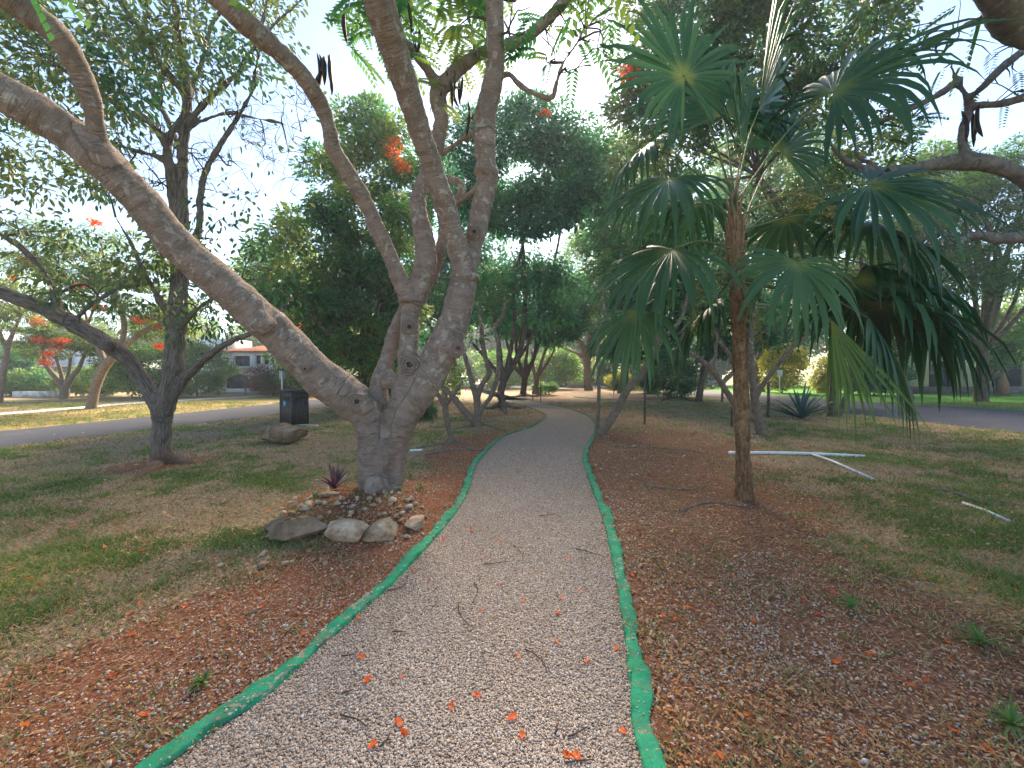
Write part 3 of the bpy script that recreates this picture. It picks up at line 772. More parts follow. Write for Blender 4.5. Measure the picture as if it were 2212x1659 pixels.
rng = np.random.default_rng(21)
mt = thing('flame_tree', 'big smooth-barked tree with many forking limbs standing left of the gravel path', 'tree', (TREE_XY[0], TREE_XY[1], 0.08))
D0 = 5.25
main = [
 limb([(812, 1104, D0, 46), (808, 1070, D0, 41), (806, 1000, D0, 36), (802, 950, D0, 37), (797, 905, D0, 42), (770, 870, D0, 47), (735, 845, D0 - .05, 50)]),          # left half of the trunk
 limb([(848, 1100, D0 + .05, 36), (846, 1050, D0 + .05, 31), (849, 985, D0 + .05, 33), (857, 930, D0, 39), (872, 890, D0, 44), (905, 845, D0, 43), (938, 790, D0, 42), (966, 730, D0, 41), (988, 670, D0, 37), (1003, 600, D0, 32)]),
 limb([(775, 880, D0, 46), (735, 846, D0 - .05, 50), (690, 812, 5.1, 49), (640, 762, 4.95, 47), (595, 716, 4.85, 46), (545, 672, 4.7, 45), (490, 622, 4.55, 44), (430, 572, 4.4, 43), (375, 520, 4.25, 43), (310, 440, 4.05, 43), (250, 375, 3.9, 44), (215, 342, 3.8, 46), (170, 305, 3.75, 44), (110, 262, 3.65, 45), (30, 215, 3.5, 46), (-70, 160, 3.35, 44), (-190, 95, 3.2, 40)]),
 limb([(225, 340, 3.8, 30), (212, 300, 3.75, 27), (203, 250, 3.65, 25), (190, 195, 3.55, 25), (165, 140, 3.45, 27), (120, 70, 3.3, 30), (60, 25, 3.2, 33), (-20, -30, 3.05, 32), (-120, -100, 2.95, 28)]),
 limb([(850, 930, D0, 36), (868, 860, D0, 30), (880, 800, D0 - .05, 26), (883, 735, D0 - .05, 24), (885, 680, D0, 25), (892, 640, D0, 28)]),                       # middle stem
 limb([(815, 880, D0 + .1, 30), (820, 830, D0 + .2, 23), (838, 770, D0 + .3, 19), (855, 710, D0 + .35, 17), (880, 660, D0 + .3, 17), (925, 610, D0 + .3, 18), (950, 545, D0 + .35, 15), (962, 490, D0 + .4, 13), (985, 440, D0 + .5, 12), (998, 405, D0 + .5, 11), (970, 385, D0 + .6, 9)]),
 limb([(890, 650, D0, 25), (872, 620, D0 - .1, 22), (850, 570, D0 - .2, 20), (822, 510, D0 - .35, 19.5), (790, 440, D0 - .5, 19.5), (755, 380, D0 - .65, 20), (722, 325, D0 - .8, 20), (712, 280, D0 - .9, 19), (695, 230, D0 - 1.0, 19.5), (665, 180, D0 - 1.15, 21), (625, 133, D0 - 1.3, 23), (580, 92, D0 - 1.45, 25), (525, 45, D0 - 1.6, 28), (470, -10, D0 - 1.75, 30), (400, -90, D0 - 1.9, 29)]),
 limb([(892, 650, D0, 28), (912, 600, D0, 29), (922, 555, D0, 28), (914, 510, D0 + .05, 24), (905, 460, D0 + .1, 21), (905, 420, D0 + .15, 20), (925, 365, D0 + .2, 19), (945, 310, D0 + .25, 20), (953, 255, D0 + .25, 19), (945, 205, D0 + .3, 21), (965, 175, D0 + .3, 21), (1000, 140, D0 + .35, 20), (1045, 112, D0 + .4, 18), (1100, 96, D0 + .4, 17), (1150, 72, D0 + .35, 16), (1190, 35, D0 + .3, 15), (1225, -5, D0 + .2, 14), (1280, -90, D0, 13)]),
 limb([(950, 195, D0 + .3, 15), (925, 150, D0 + .2, 13), (895, 112, D0 + .1, 13), (855, 75, D0, 13), (820, 30, D0 - .1, 12), (790, -40, D0 - .2, 11)]),
 limb([(1003, 610, D0, 30), (996, 560, D0 - .1, 27), (975, 490, D0 - .25, 27), (955, 425, D0 - .4, 27), (935, 365, D0 - .55, 27), (912, 295, D0 - .75, 28), (890, 225, D0 - .95, 30), (868, 160, D0 - 1.15, 32), (845, 90, D0 - 1.35, 35), (822, 20, D0 - 1.55, 38), (800, -60, D0 - 1.7, 38), (775, -150, D0 - 1.8, 34)]),
 limb([(1003, 610, D0, 30), (1015, 560, D0 + .05, 26), (1030, 500, D0 + .1, 25), (1042, 440, D0 + .1, 25), (1052, 385, D0 + .1, 26), (1047, 320, D0 + .05, 27), (1050, 250, D0, 27), (1062, 185, D0 - .1, 25), (1071, 120, D0 - .2, 23), (1070, 50, D0 - .3, 22), (1066, -20, D0 - .4, 22), (1060, -120, D0 - .5, 20)]),
 limb([(1055, 190, D0, 10), (1095, 160, D0, 9), (1125, 185, D0 - .05, 8), (1160, 205, D0 - .1, 7.5), (1192, 211, D0 - .15, 6), (1203, 175, D0 - .2, 5), (1217, 135, D0 - .2, 5), (1245, 95, D0 - .3, 4), (1262, 60, D0 - .3, 3)]),
 limb([(1045, 390, D0 + .1, 14), (1010, 425, D0 + .25, 8), (985, 440, D0 + .5, 8)]),
 limb([(1050, 300, D0, 12), (1020, 290, D0 + .3, 7), (960, 330, D0 + .7, 6), (930, 360, D0 + .9, 5)]),
]
for l_ in main: l_[:, 3] *= 0.87
# roots spreading over the mound
for rows in ([(845, 1085, 26), (880, 1100, 14), (915, 1103, 8), (930, 1112, 3)], [(800, 1092, 22), (806, 1110, 11), (800, 1135, 9), (783, 1152, 8), (765, 1150, 4)], [(780, 1080, 20), (750, 1090, 9), (720, 1090, 4)]):
    main.append(catmull(np.array([[*(G(a, b) + [0, 0, 0.09]), r * 0.0052] for a, b, r in rows]), 5))
blobs = [(P(812, 1052, D0 - .20), (0.15, 0.13, 0.20), 3, 0.25, 16, 10), (P(826, 985, D0 - .17), (0.085, 0.08, 0.20), 5, 0.3, 14, 10), (P(780, 872, D0 - .20), (0.13, 0.10, 0.14), 8, 0.35, 14, 10),
         (P(884, 708, D0 - .12), (0.075, 0.06, 0.07), 9, 0.3), (P(885, 787, D0 - .12), (0.10, 0.07, 0.10), 12, 0.35), (P(985, 755, D0 - .15), (0.09, 0.07, 0.10), 14, 0.35),
         (P(1022, 500, D0 - .05), (0.09, 0.09, 0.10), 15, 0.3), (P(566, 700, 4.62), (0.14, 0.12, 0.13), 16, 0.25), (P(1003, 600, D0 - .02), (0.20, 0.19, 0.07), 17, 0.1),
         (P(887, 650, D0 - .03), (0.17, 0.16, 0.05), 18, 0.1), (P(1050, 372, D0 + .05), (0.17, 0.16, 0.06), 19, 0.15), (P(838, 820, D0), (0.12, 0.1, 0.12), 20, 0.3)]
wood('trunk', main, M['bark_main'], mt, 0.021, blobs, 2, 0.016, 4.0, 0.009)
# cut-branch scars: raised rings of bark round a dark hollow
scar_mat = simple('dark_branch_scar', (0.075, 0.055, 0.042), 0.95, 0.1)
for (px, py, d, r) in ((884, 706, D0 - .185, 0.085), (885, 788, D0 - .20, 0.11), (1024, 500, D0 - .14, 0.07), (772, 868, D0 - .30, 0.10), (990, 752, D0 - .25, 0.08), (659, 797, 4.77, 0.05)):
    c = P(px, py, d); to = unit(np.array([0, 0, HC]) - c); s1 = unit(np.cross(to, [0, 0, 1.0])); s2 = np.cross(s1, to)
    a = np.linspace(0, 6.283, 17); m = MB()
    for rr, dep in ((1.0, -0.012), (0.72, 0.0), (0.45, 0.004)):
        wig = 1 + 0.12 * np.sin(a * 3 + px)
        m.tube(c + rr * r * (np.cos(a)[:, None] * s1 * 1.15 + np.sin(a)[:, None] * s2) * wig[:, None] + to * dep, r * 0.13, 6, False)
    m.build('bark_ring', M['bark_main'], mt, True)
    MB().blob(c - to * 0.004, (r * 0.26, r * 0.2, r * 0.24), int(px), 0.3, 10, 6).build('branch_scar', scar_mat, mt, True)
nd = np.concatenate([m[len(m) // 3:] for m in main[2:12]])
cl = []
for (x0, x1, y0, y1, d0, d1, n) in ((740, 900, -40, 180, 4.4, 5.6, 15), (880, 1010, 150, 300, 5.2, 6.0, 12), (1080, 1330, -40, 150, 4.6, 5.8, 40), (-300, 700, -500, -80, 2.4, 4.6, 26), (700, 1500, -600, -60, 3.0, 5.4, 34), (940, 1080, -40, 120, 4.8, 6.0, 12)):  # rows above the view are unseen leaves added for shade
    for _ in range(n): cl.append(P(rng.uniform(x0, x1), rng.uniform(y0, y1), rng.uniform(d0, d1)))
cl = np.array(cl); tw = MB(); grow(tw, nd, cl, rng, 0.022, 0.004, 0.16, 0.05)
tw.build('twigs', M['twig'], mt, True)
ft = MB()
for k, c in enumerate(cl):
    inframe = 15 <= k < 67
    n = rng.integers(0, 2) if inframe else rng.integers(3, 8)
    if n: feathers(ft, np.repeat(c[None], n, 0), rng.normal(0, 1, (n, 3)) + [0, 0, 0.1], rng, 0.40)
ft.build('crown', M['leaf_dense'], mt)
seed_pods(mt, [P(685, 115, 4.3), P(700, 122, 4.3), P(709, 120, 4.35), P(712, 118, 4.28), P(690, 118, 4.32), P(868, 5, 4.6), P(881, 2, 4.6), P(975, 170, 5.4), P(985, 175, 5.5), P(992, 172, 5.6), P(1000, 165, 5.5), P(1015, 240, 5.3), P(835, 0, 4.8), P(905, 60, 4.9), P(745, 30, 4.4), P(1010, 215, 5.6)], rng)

# ------------------------------------------------------------------ furrowed tree on the left
rng = np.random.default_rng(22); D1 = 7.3
b2 = G(350, 1003)
t2 = thing('shade_tree', 'dark furrowed-bark tree with a low left limb, nearest tree to the left road', 'tree', b2)
left = [
 limb([(349, 1022, D1, 46), (350, 1000, D1, 40), (350, 960, D1, 34), (350, 920, D1, 33), (352, 885, D1, 37), (368, 840, D1, 37), (376, 790, D1, 35), (379, 740, D1, 34), (384, 680, D1, 33), (387, 620, D1, 31), (390, 555, D1, 29), (390, 500, D1, 29)]),
 limb([(352, 905, D1, 30), (325, 848, D1, 28), (298, 805, D1, 26), (272, 772, D1 - .1, 26), (235, 744, D1 - .2, 27), (190, 718, D1 - .3, 27), (140, 690, D1 - .4, 26), (90, 665, D1 - .5, 24), (40, 645, D1 - .6, 22), (-20, 625, D1 - .7, 21), (-100, 595, D1 - .8, 18)]),
 limb([(132, 700, D1 - .4, 16), (122, 655, D1 - .4, 14), (112, 620, D1 - .4, 13), (85, 575, D1 - .5, 11), (45, 535, D1 - .6, 10), (0, 505, D1 - .7, 9), (-60, 470, D1 - .8, 7)]),
 limb([(150, 702, D1 - .37, 11), (195, 660, D1 - .4, 9), (232, 636, D1 - .4, 8), (262, 622, D1 - .3, 6), (300, 618, D1 - .2, 4)]),
 limb([(392, 510, D1, 24), (394, 440, D1, 22), (394, 370, D1, 18), (397, 310, D1, 17), (402, 250, D1, 17), (402, 180, D1, 16), (390, 110, D1 - .1, 14), (382, 50, D1 - .2, 12), (377, -20, D1 - .3, 10), (380, -120, D1 - .4, 7)]),
 limb([(385, 520, D1, 20), (376, 450, D1 - .05, 17), (368, 380, D1 - .1, 17), (362, 320, D1 - .1, 16), (372, 280, D1 - .1, 13), (395, 255, D1, 12)]),
 limb([(364, 325, D1 - .1, 13), (345, 290, D1 - .2, 12), (310, 255, D1 - .3, 11), (270, 238, D1 - .4, 9), (215, 205, D1 - .6, 8), (150, 160, D1 - .8, 6), (80, 110, D1 - 1, 5)]),
 limb([(378, 850, D1, 18), (400, 818, D1, 17), (425, 792, D1 - .1, 14), (465, 757, D1 - .3, 12), (505, 735, D1 - .4, 10), (545, 718, D1 - .5, 9), (590, 685, D1 - .4, 7), (625, 650, D1 - .2, 5)]),
 limb([(380, 705, D1, 18), (340, 640, D1 - .1, 11), (308, 580, D1 - .2, 10), (280, 520, D1 - .3, 8), (250, 470, D1 - .4, 5)]),
 limb([(388, 705, D1, 14), (430, 665, D1 - .1, 8), (470, 640, D1 - .1, 6), (520, 615, D1 - .1, 4)]),
 limb([(390, 585, D1, 18), (428, 500, D1 + .1, 14), (432, 440, D1 + .1, 13), (440, 385, D1 + .1, 12), (462, 335, D1 + .1, 12), (490, 290, D1 + .1, 10), (518, 245, D1 + .1, 9.5), (545, 195, D1 + .1, 8), (556, 130, D1, 7), (565, 60, D1, 6), (580, -20, D1, 5)]),
 limb([(396, 275, D1, 14), (440, 225, D1, 12), (480, 188, D1, 11), (520, 150, D1, 10), (548, 105, D1 + .1, 8), (590, 55, D1 + .2, 7), (640, 10, D1 + .3, 6), (700, -50, D1 + .4, 4)]),
 limb([(400, 235, D1, 12), (425, 165, D1 + .2, 11), (443, 110, D1 + .3, 10), (455, 60, D1 + .3, 9), (478, 20, D1 + .3, 7), (500, -40, D1 + .3, 5)]),
 limb([(394, 285, D1, 10), (440, 260, D1 + .1, 7), (490, 245, D1 + .2, 6.5), (550, 255, D1 + .3, 5), (620, 270, D1 + .4, 4), (680, 300, D1 + .4, 2)]),
 limb([(362, 350, D1 - .1, 9), (330, 335, D1 - .2, 7), (290, 325, D1 - .2, 6), (235, 305, D1 - .3, 5), (170, 280, D1 - .4, 4)]),
 limb([(395, 350, D1, 14), (380, 300, D1 + .4, 10), (330, 200, D1 + .9, 9), (270, 120, D1 + 1.3, 8), (200, 40, D1 + 1.6, 7), (130, -60, D1 + 1.8, 5)]),
 limb([(398, 200, D1, 12), (340, 130, D1 - .4, 9), (300, 60, D1 - .7, 8), (250, -10, D1 - 1, 7), (200, -90, D1 - 1.2, 5)]),
]
for l_ in left: l_[:, 3] *= 0.68
for rows in ([(375, 1000, 24), (405, 1004, 9), (440, 1002, 3)], [(340, 1010, 18), (280, 1045, 5), (225, 1070, 4), (160, 1085, 2)]):
    left.append(catmull(np.array([[*(G(a, b) + [0, 0, 0.02]), r * D1 / F * .8] for a, b, r in rows]), 5))
wood('trunk', left, M['bark_left'], t2, 0.027, [(P(352, 880, D1), (0.2, 0.17, 0.18), 31, 0.15), (P(233, 744, 6.98), (0.13, 0.12, 0.12), 33, 0.2)], 3, 0.02, 5.0)
cl = []; kinds = []
for (x0, x1, y0, y1, d0, d1, n, kd) in ((-160, 340, -60, 250, 5.4, 9.0, 125, 1), (330, 640, -60, 190, 6.2, 8.8, 52, 1), (-160, 300, 250, 420, 5.8, 8.5, 42, 1), (-300, 700, -420, -60, 5.0, 9.5, 50, 1),
                                       (100, 420, 470, 660, 6.4, 8.0, 26, 1), (430, 700, 180, 420, 6.8, 8.2, 46, 0), (430, 640, 420, 640, 6.8, 7.6, 16, 2), (-150, 80, 430, 600, 5.8, 7.2, 14, 2), (220, 420, 60, 420, 6.6, 7.8, 40, 0), (400, 560, 640, 740, 6.8, 7.4, 8, 2)):
    for _ in range(n): cl.append(P(rng.uniform(x0, x1), rng.uniform(y0, y1), rng.uniform(d0, d1))); kinds.append(kd)
cl = np.array(cl); kinds = np.array(kinds)
tw = MB(); grow(tw, np.concatenate([l[4:] for l in left[:17]]), cl, rng, 0.03, 0.004, 0.15, 0.06)
# bare end twigs
for c in cl[kinds == 0]:
    for _ in range(5):
        d = unit(rng.normal(0, 1, 3) + [0, 0, 0.3]) * rng.uniform(0.2, 0.5); tw.tube(np.array([c, c + d * .5 + rng.normal(0, .05, 3), c + d]), [0.005, 0.004, 0.0025], 4, False)
tw.build('twigs', M['twig'], t2, True)
lb = MB(); cen = P(330, 200, D1)
for c, k in zip(cl, kinds):
    per = {1: 42, 0: 2, 2: 22}[k]
    clump_leaves(lb, [c], cen, rng, per, 0.38, 0.12, 0.056, True, 0.8, 0.55, 0.5)
lb.build('crown', M['leaf_left'], t2)

# ------------------------------------------------------------------ fan palm right of the path
rng = np.random.default_rng(23); DP = 5.3
pb = G(1606, 1080)
pm = thing('fan_palm', 'fan palm with shaggy brown trunk and big drooping green fronds right of the path', 'palm', pb)
t = NT('ringed_palm_trunk'); b = t.attr('bark', 'Vector'); o = t.pos()
rg = t.noise(t.scale(b, (9, 9, 13)), 1.0, 6, 0.7, 1.2); fb = t.noise(t.scale(b, (30, 30, 5)), 1.0, 5, 0.7, 0.8)
c = t.ramp(t.math('ADD', t.math('MULTIPLY', rg, 0.6), t.math('MULTIPLY', fb, 0.4)), [(0.38, (0.06, 0.034, 0.018)), (0.5, (0.22, 0.135, 0.072)), (0.66, (0.40, 0.27, 0.155))])
zz_ = t.n('SeparateXYZ'); t.put(zz_.inputs[0], o)
c = t.mix(t.math('MULTIPLY', t.math('SUBTRACT', 1.0, t.step(t.math('ADD', zz_.outputs[2], t.math('MULTIPLY', t.noise(o, 6, 3), 0.6)), 0.5, 1.3)), 0.7), c, t.ramp(fb, [(0.35, (0.07, 0.03, 0.016)), (0.65, (0.27, 0.135, 0.07))]))   # red soil splashed up the foot
M['palm_trunk'] = t.set(c, 0.92, 0.15, t.bump(t.math('ADD', rg, fb), 0.8, 0.02))
tr = limb([(1608, 1092, DP, 28), (1607, 1070, DP, 22), (1606, 1030, DP, 18), (1604, 960, DP, 16.5), (1602, 880, DP, 17), (1600, 800, DP, 16.5), (1597, 720, DP, 16.5), (1594, 650, DP, 18), (1591, 590, DP, 20), (1589, 540, DP, 19), (1587, 490, DP, 16), (1586, 455, DP, 11)], 8)
m = MB(); L = tr.copy(); s = np.concatenate([[0], np.cumsum(np.linalg.norm(np.diff(L[:, :3], axis=0), axis=1))])
S = np.linspace(0, s[-1], 150); L = np.stack([np.interp(S, s, L[:, i]) for i in range(4)], 1)
L[:, 3] *= 1 + 0.10 * (fbm(S * 16, S * 0, 83, 2) - 0.5) + 0.34 * (fbm(S * 6, S * 0, 81) - 0.5)
m.tube(L[:, :3], L[:, 3], 20)
m.build('trunk', M['palm_trunk'], pm, True)
# old leaf bases and fibre flaps on the upper trunk
fibre = simple('palm_fibre', (0.26, 0.17, 0.10), 0.95, 0.1, 0.35, 20)
for k in range(150):
    hgt = rng.uniform(0.15, 3.0) if k < 85 else rng.uniform(2.3, 3.85); i = int(np.argmin(np.abs(S - hgt))); a = rng.uniform(0, 6.28)
    d = np.array([math.cos(a), math.sin(a), 0]); r = L[i, 3]; p = L[i, :3] + d * r * 0.9; ln = rng.uniform(0.06, 0.1 if hgt < 2 else 0.2 + 0.3 * max(0, hgt - 2.6))
    q = np.array([p - [0, 0, 0.03], p + d * 0.008 + [0, 0, ln * 0.5], p + d * (0.010 + 0.10 * ln) + [0, 0, ln]])
    MB().tube(q, [0.03, 0.024, 0.006], 6, True, flat=0.4).build('leaf_base', fibre, pm, True)

t = NT('palm_frond_green'); s = t.attr('tint'); o = t.pos()
rad = t.n('SeparateXYZ'); t.put(rad.inputs[0], t.attr('bark', 'Vector'))      # x: 0 at the hub, 1 at the tip; y: frond age; z: random per blade
c = t.ramp(rad.outputs[2], [(0.0, (0.011, 0.046, 0.017)), (0.6, (0.020, 0.068, 0.024)), (1.0, (0.036, 0.098, 0.030))])
c = t.mix(rad.outputs[1], c, (0.10, 0.19, 0.045))
c = t.mix(t.math('MULTIPLY', t.math('SUBTRACT', 1.0, t.step(rad.outputs[0], 0.0, 0.22)), 0.55), c, (0.24, 0.28, 0.06))
tip = t.step(t.math('ADD', rad.outputs[0], t.math('MULTIPLY', t.math('SUBTRACT', t.noise(o, 9, 2), 0.5), 0.25)), 0.95, 1.02)
c = t.mix(t.math('MULTIPLY', tip, t.math('MULTIPLY', t.math('ADD', rad.outputs[1], 0.35), 1.0)), c, (0.42, 0.22, 0.07))
t.set(c, 0.42, 0.35)
trn = t.n('BsdfTranslucent'); hs = t.n('HueSaturation'); t.put(hs.inputs['Color'], c); hs.inputs['Value'].default_value = 1.6; t.put(trn.inputs['Color'], hs.outputs[0])
mx = t.n('MixShader'); mx.inputs[0].default_value = 0.22
t.t.links.new(t.b.outputs[0], mx.inputs[1]); t.t.links.new(trn.outputs[0], mx.inputs[2]); t.t.links.new(mx.outputs[0], t.out.inputs[0])
M['frond'] = t.m
M['petiole'] = simple('green_petiole', (0.10, 0.15, 0.05), 0.5, 0.4)

def frond(root, hub, tip, R, hint, droop=0.5, spread=140, nseg=38, age=0.0, cup=0.0, join=0.42):
    R = R * 1.32; droop = droop * 1.15 + 0.05
    hub = np.asarray(hub, float); root = np.asarray(root, float); u = unit(np.asarray(tip, float) - hub)
    v = unit(np.cross(np.asarray(hint, float), u)); n = np.cross(u, v)
    mid = root * 0.45 + hub * 0.55 + np.array([0, 0, 0.10 * np.linalg.norm(hub - root)])
    q = catmull(np.array([root, mid, hub]), 7); m = MB(); m.tube(q, np.linspace(0.021, 0.009, len(q)), 7, True, flat=0.6)
    f = m.build('frond', M['petiole'], pm, True)                      # petiole carries the blade
    mb = MB(); th = np.radians(np.linspace(-spread, spread, nseg)); dth = th[1] - th[0]; K = 9
    ss = np.linspace(0, 1, K); agr = rng.uniform(0.0, 0.12)
    for a in th:
        Lf = R * (1.0 - 0.30 * (abs(a) / math.radians(150)) ** 1.5) * rng.uniform(0.84, 1.08); a = a + rng.normal(0, 0.012); brk = rng.uniform(0.55, 0.9) if rng.uniform() < 0.35 else 2.0
        d0 = math.cos(a) * u + math.sin(a) * v + n * cup; w0 = -math.sin(a) * u + math.cos(a) * v
        p = hub.copy(); d = unit(d0); rows = []; bk = []; rz = rng.uniform(0, 1); extra = rng.uniform(0.6, 1.8); tw = rng.normal(0, 0.25)
        for k, s in enumerate(ss):
            if k:
                d = unit(d + np.array([0, 0, -1.0]) * (droop * extra * (s ** 1.8) * 0.62 + (0.55 if s > brk else 0.0)) + w0 * tw * 0.09 * s); p = p + d * Lf / (K - 1)
            nn = unit(np.cross(d, w0))
            r = s * Lf
            hw = r * math.tan(dth / 2) * 1.02 if s <= join else join * Lf * math.tan(dth / 2) * max(0.0, 1.0 - ((s - join) / (1 - join)) ** 1.6) * (1 + 0.22 * math.sin((s - join) / (1 - join) * 3.14))
            hw = max(hw, 0.0012)
            fold = hw * (0.55 if s <= join else 0.45)
            rows += [p - w0 * hw, p - nn * fold, p + w0 * hw]; bk += [[s, min(1.0, max(0.0, age + agr)), rz]] * 3
        i = np.arange(K - 1)[:, None] * 3 + np.array([[0, 1]]); i = i.ravel()
        mb.add(np.array(rows), np.stack([i, i + 1, i + 4, i + 3], 1), bark=np.array(bk))
    mb.build('blade', M['frond'], f)
    return f
def A(px, py): return P(px, py, DP)
UP = np.array([0, 0, 1.0]); TC = np.array([0, -1.0, 0.15])
frond(A(1587, 440), P(1478, 165, 5.0), P(1440, 20, 5.0), 0.98, TC + [0.2, 0, 0], 0.15, 160, 36)                       # upper left fan, face to the camera
frond(A(1588, 430), P(1640, 235, 5.5), P(1720, 40, 5.8), 1.2, [0.9, -0.5, 0.1], 0.06, 60, 22, 0.0, 0.0, 0.55)          # upright folded fan
frond(A(1588, 440), P(1800, 200, 5.0), P(1960, 70, 4.7), 1.20, [-0.3, -0.6, 0.75], 0.55, 125, 32)                        # upper right fan
frond(A(1590, 470), P(1880, 398, 4.8), P(2080, 425, 4.4), 1.10, [-0.15, -0.8, 0.8], 0.32, 118, 30)                       # right fan
frond(A(1590, 500), P(1880, 485, 5.2), P(2060, 560, 5.2), 1.10, [0.1, -0.45, 1.0], 0.75, 125, 30)
frond(A(1592, 560), P(1722, 566, 4.45), P(1745, 660, 4.0), 0.86, [0.05, -0.85, 0.85], 0.65, 128, 31, 0.32)                # bright front fan
frond(A(1592, 560), P(1905, 655, 5.5), P(2050, 740, 5.7), 1.35, [0.35, -0.1, 1.0], 1.0, 130, 32)                          # big dark drooping fan at right
frond(A(1592, 590), P(1960, 610, 5.9), P(2070, 660, 6.1), 1.15, [0.3, -0.2, 1.0], 1.1, 125, 28)
frond(A(1592, 610), P(1795, 690, 4.6), P(1855, 810, 4.5), 1.12, [-0.8, -0.6, 0.3], 0.22, 15, 8, 0.8, 0.0, 0.30)            # hanging yellowing fan
frond(A(1592, 600), P(1800, 700, 4.75), P(1830, 800, 4.8), 0.95, [-0.6, -0.7, 0.3], 0.3, 18, 7, 0.5, 0.0, 0.30)
frond(A(1592, 600), P(1880, 690, 5.0), P(1970, 810, 5.0), 1.20, [0.2, -0.5, 0.8], 1.0, 110, 28)
frond(A(1592, 600), P(1850, 600, 5.8), P(1970, 680, 6.0), 1.25, [0.2, 0.1, 1.0], 1.1, 130, 30)
frond(A(1592, 600), P(2000, 690, 5.6), P(2080, 760, 5.7), 1.0, [0.3, -0.4, 1.0], 1.2, 120, 28)
frond(A(1590, 560), P(1430, 600, 5.7), P(1340, 680, 5.9), 1.0, [-0.2, 0, 1.0], 1.1, 120, 28)
frond(A(1588, 480), P(1500, 440, 6.0), P(1440, 480, 6.5), 1.0, [-0.2, 0.2, 1.0], 0.8, 130, 28)
frond(A(1588, 480), P(1445, 385, 5.1), P(1330, 450, 4.9), 1.0, [-0.25, -0.55, 0.9], 0.7, 112, 29, 0.05)                   # left mid fan, sweeping left
frond(A(1588, 460), P(1395, 318, 6.0), P(1310, 380, 6.1), 0.85, [-0.3, -0.2, 1.0], 0.9, 120, 28)
frond(A(1589, 540), P(1452, 538, 4.9), P(1310, 610, 4.7), 1.05, [-0.35, -0.55, 0.85], 0.6, 96, 26, 0.18)                  # left lower fan
frond(A(1590, 600), P(1375, 672, 4.9), P(1310, 780, 4.8), 0.85, [-0.55, -0.5, 0.6], 0.8, 92, 24, 0.15)                    # low left fan
frond(A(1590, 600), P(1535, 665, 5.9), P(1450, 740, 6.2), 0.95, [-0.3, 0.1, 1.0], 0.9, 115, 26)
frond(A(1590, 520), P(1700, 470, 6.1), P(1760, 520, 6.8), 1.0, [0.1, 0.3, 1.0], 0.6, 130, 28)
frond(A(1588, 450), P(1560, 250, 5.9), P(1540, 90, 6.4), 1.05, [-0.1, -0.8, 0.5], 0.25, 110, 28)
frond(A(1586, 430), P(1604, 330, 5.2), P(1600, 180, 5.1), 0.75, [0.5, -0.7, 0.1], 0.02, 22, 10, 0.1, 0.0, 0.8)            # spear leaf
frond(A(1590, 520), P(1690, 330, 5.9), P(1740, 200, 6.3), 1.0, [0.3, -0.8, 0.4], 0.3, 110, 26)
# hanging yellow-green flower stalks
flow = leaf_mat('palm_flower_spray', [(0.0, (0.14, 0.16, 0.03)), (0.6, (0.26, 0.26, 0.05)), (1.0, (0.36, 0.32, 0.08))], 0.3)
for rows in ([(1592, 470, 5.3), (1680, 425, 5.1), (1740, 420, 4.9), (1790, 440, 4.8), (1810, 480, 4.75)], [(1594, 560, 5.3), (1615, 640, 5.0), (1640, 700, 4.9), (1650, 790, 4.9)], [(1590, 580, 5.3), (1520, 600, 4.9), (1500, 640, 4.85), (1497, 690, 4.85)]):
    q = catmull(np.array([P(*r) for r in rows]), 5); m = MB(); m.tube(q, np.linspace(0.011, 0.003, len(q)), 6); st = m.build('flower_stalk', simple('flower_stalk', (0.26, 0.2, 0.07), 0.6), pm, True)
    n = 420; k = rng.integers(len(q) // 3, len(q), n); base = q[k] + rng.normal(0, 0.035, (n, 3)) + np.array([0, 0, -1.0]) * (rng.uniform(0, 0.16, n))[:, None]
    m = MB(); leaf_cloud(m, base, rng.normal(0, .5, (n, 3)) + [0, 0, -1], 0.028, 0.007, rng.uniform(0, 1, n), rng); m.build('flowers', flow, st)

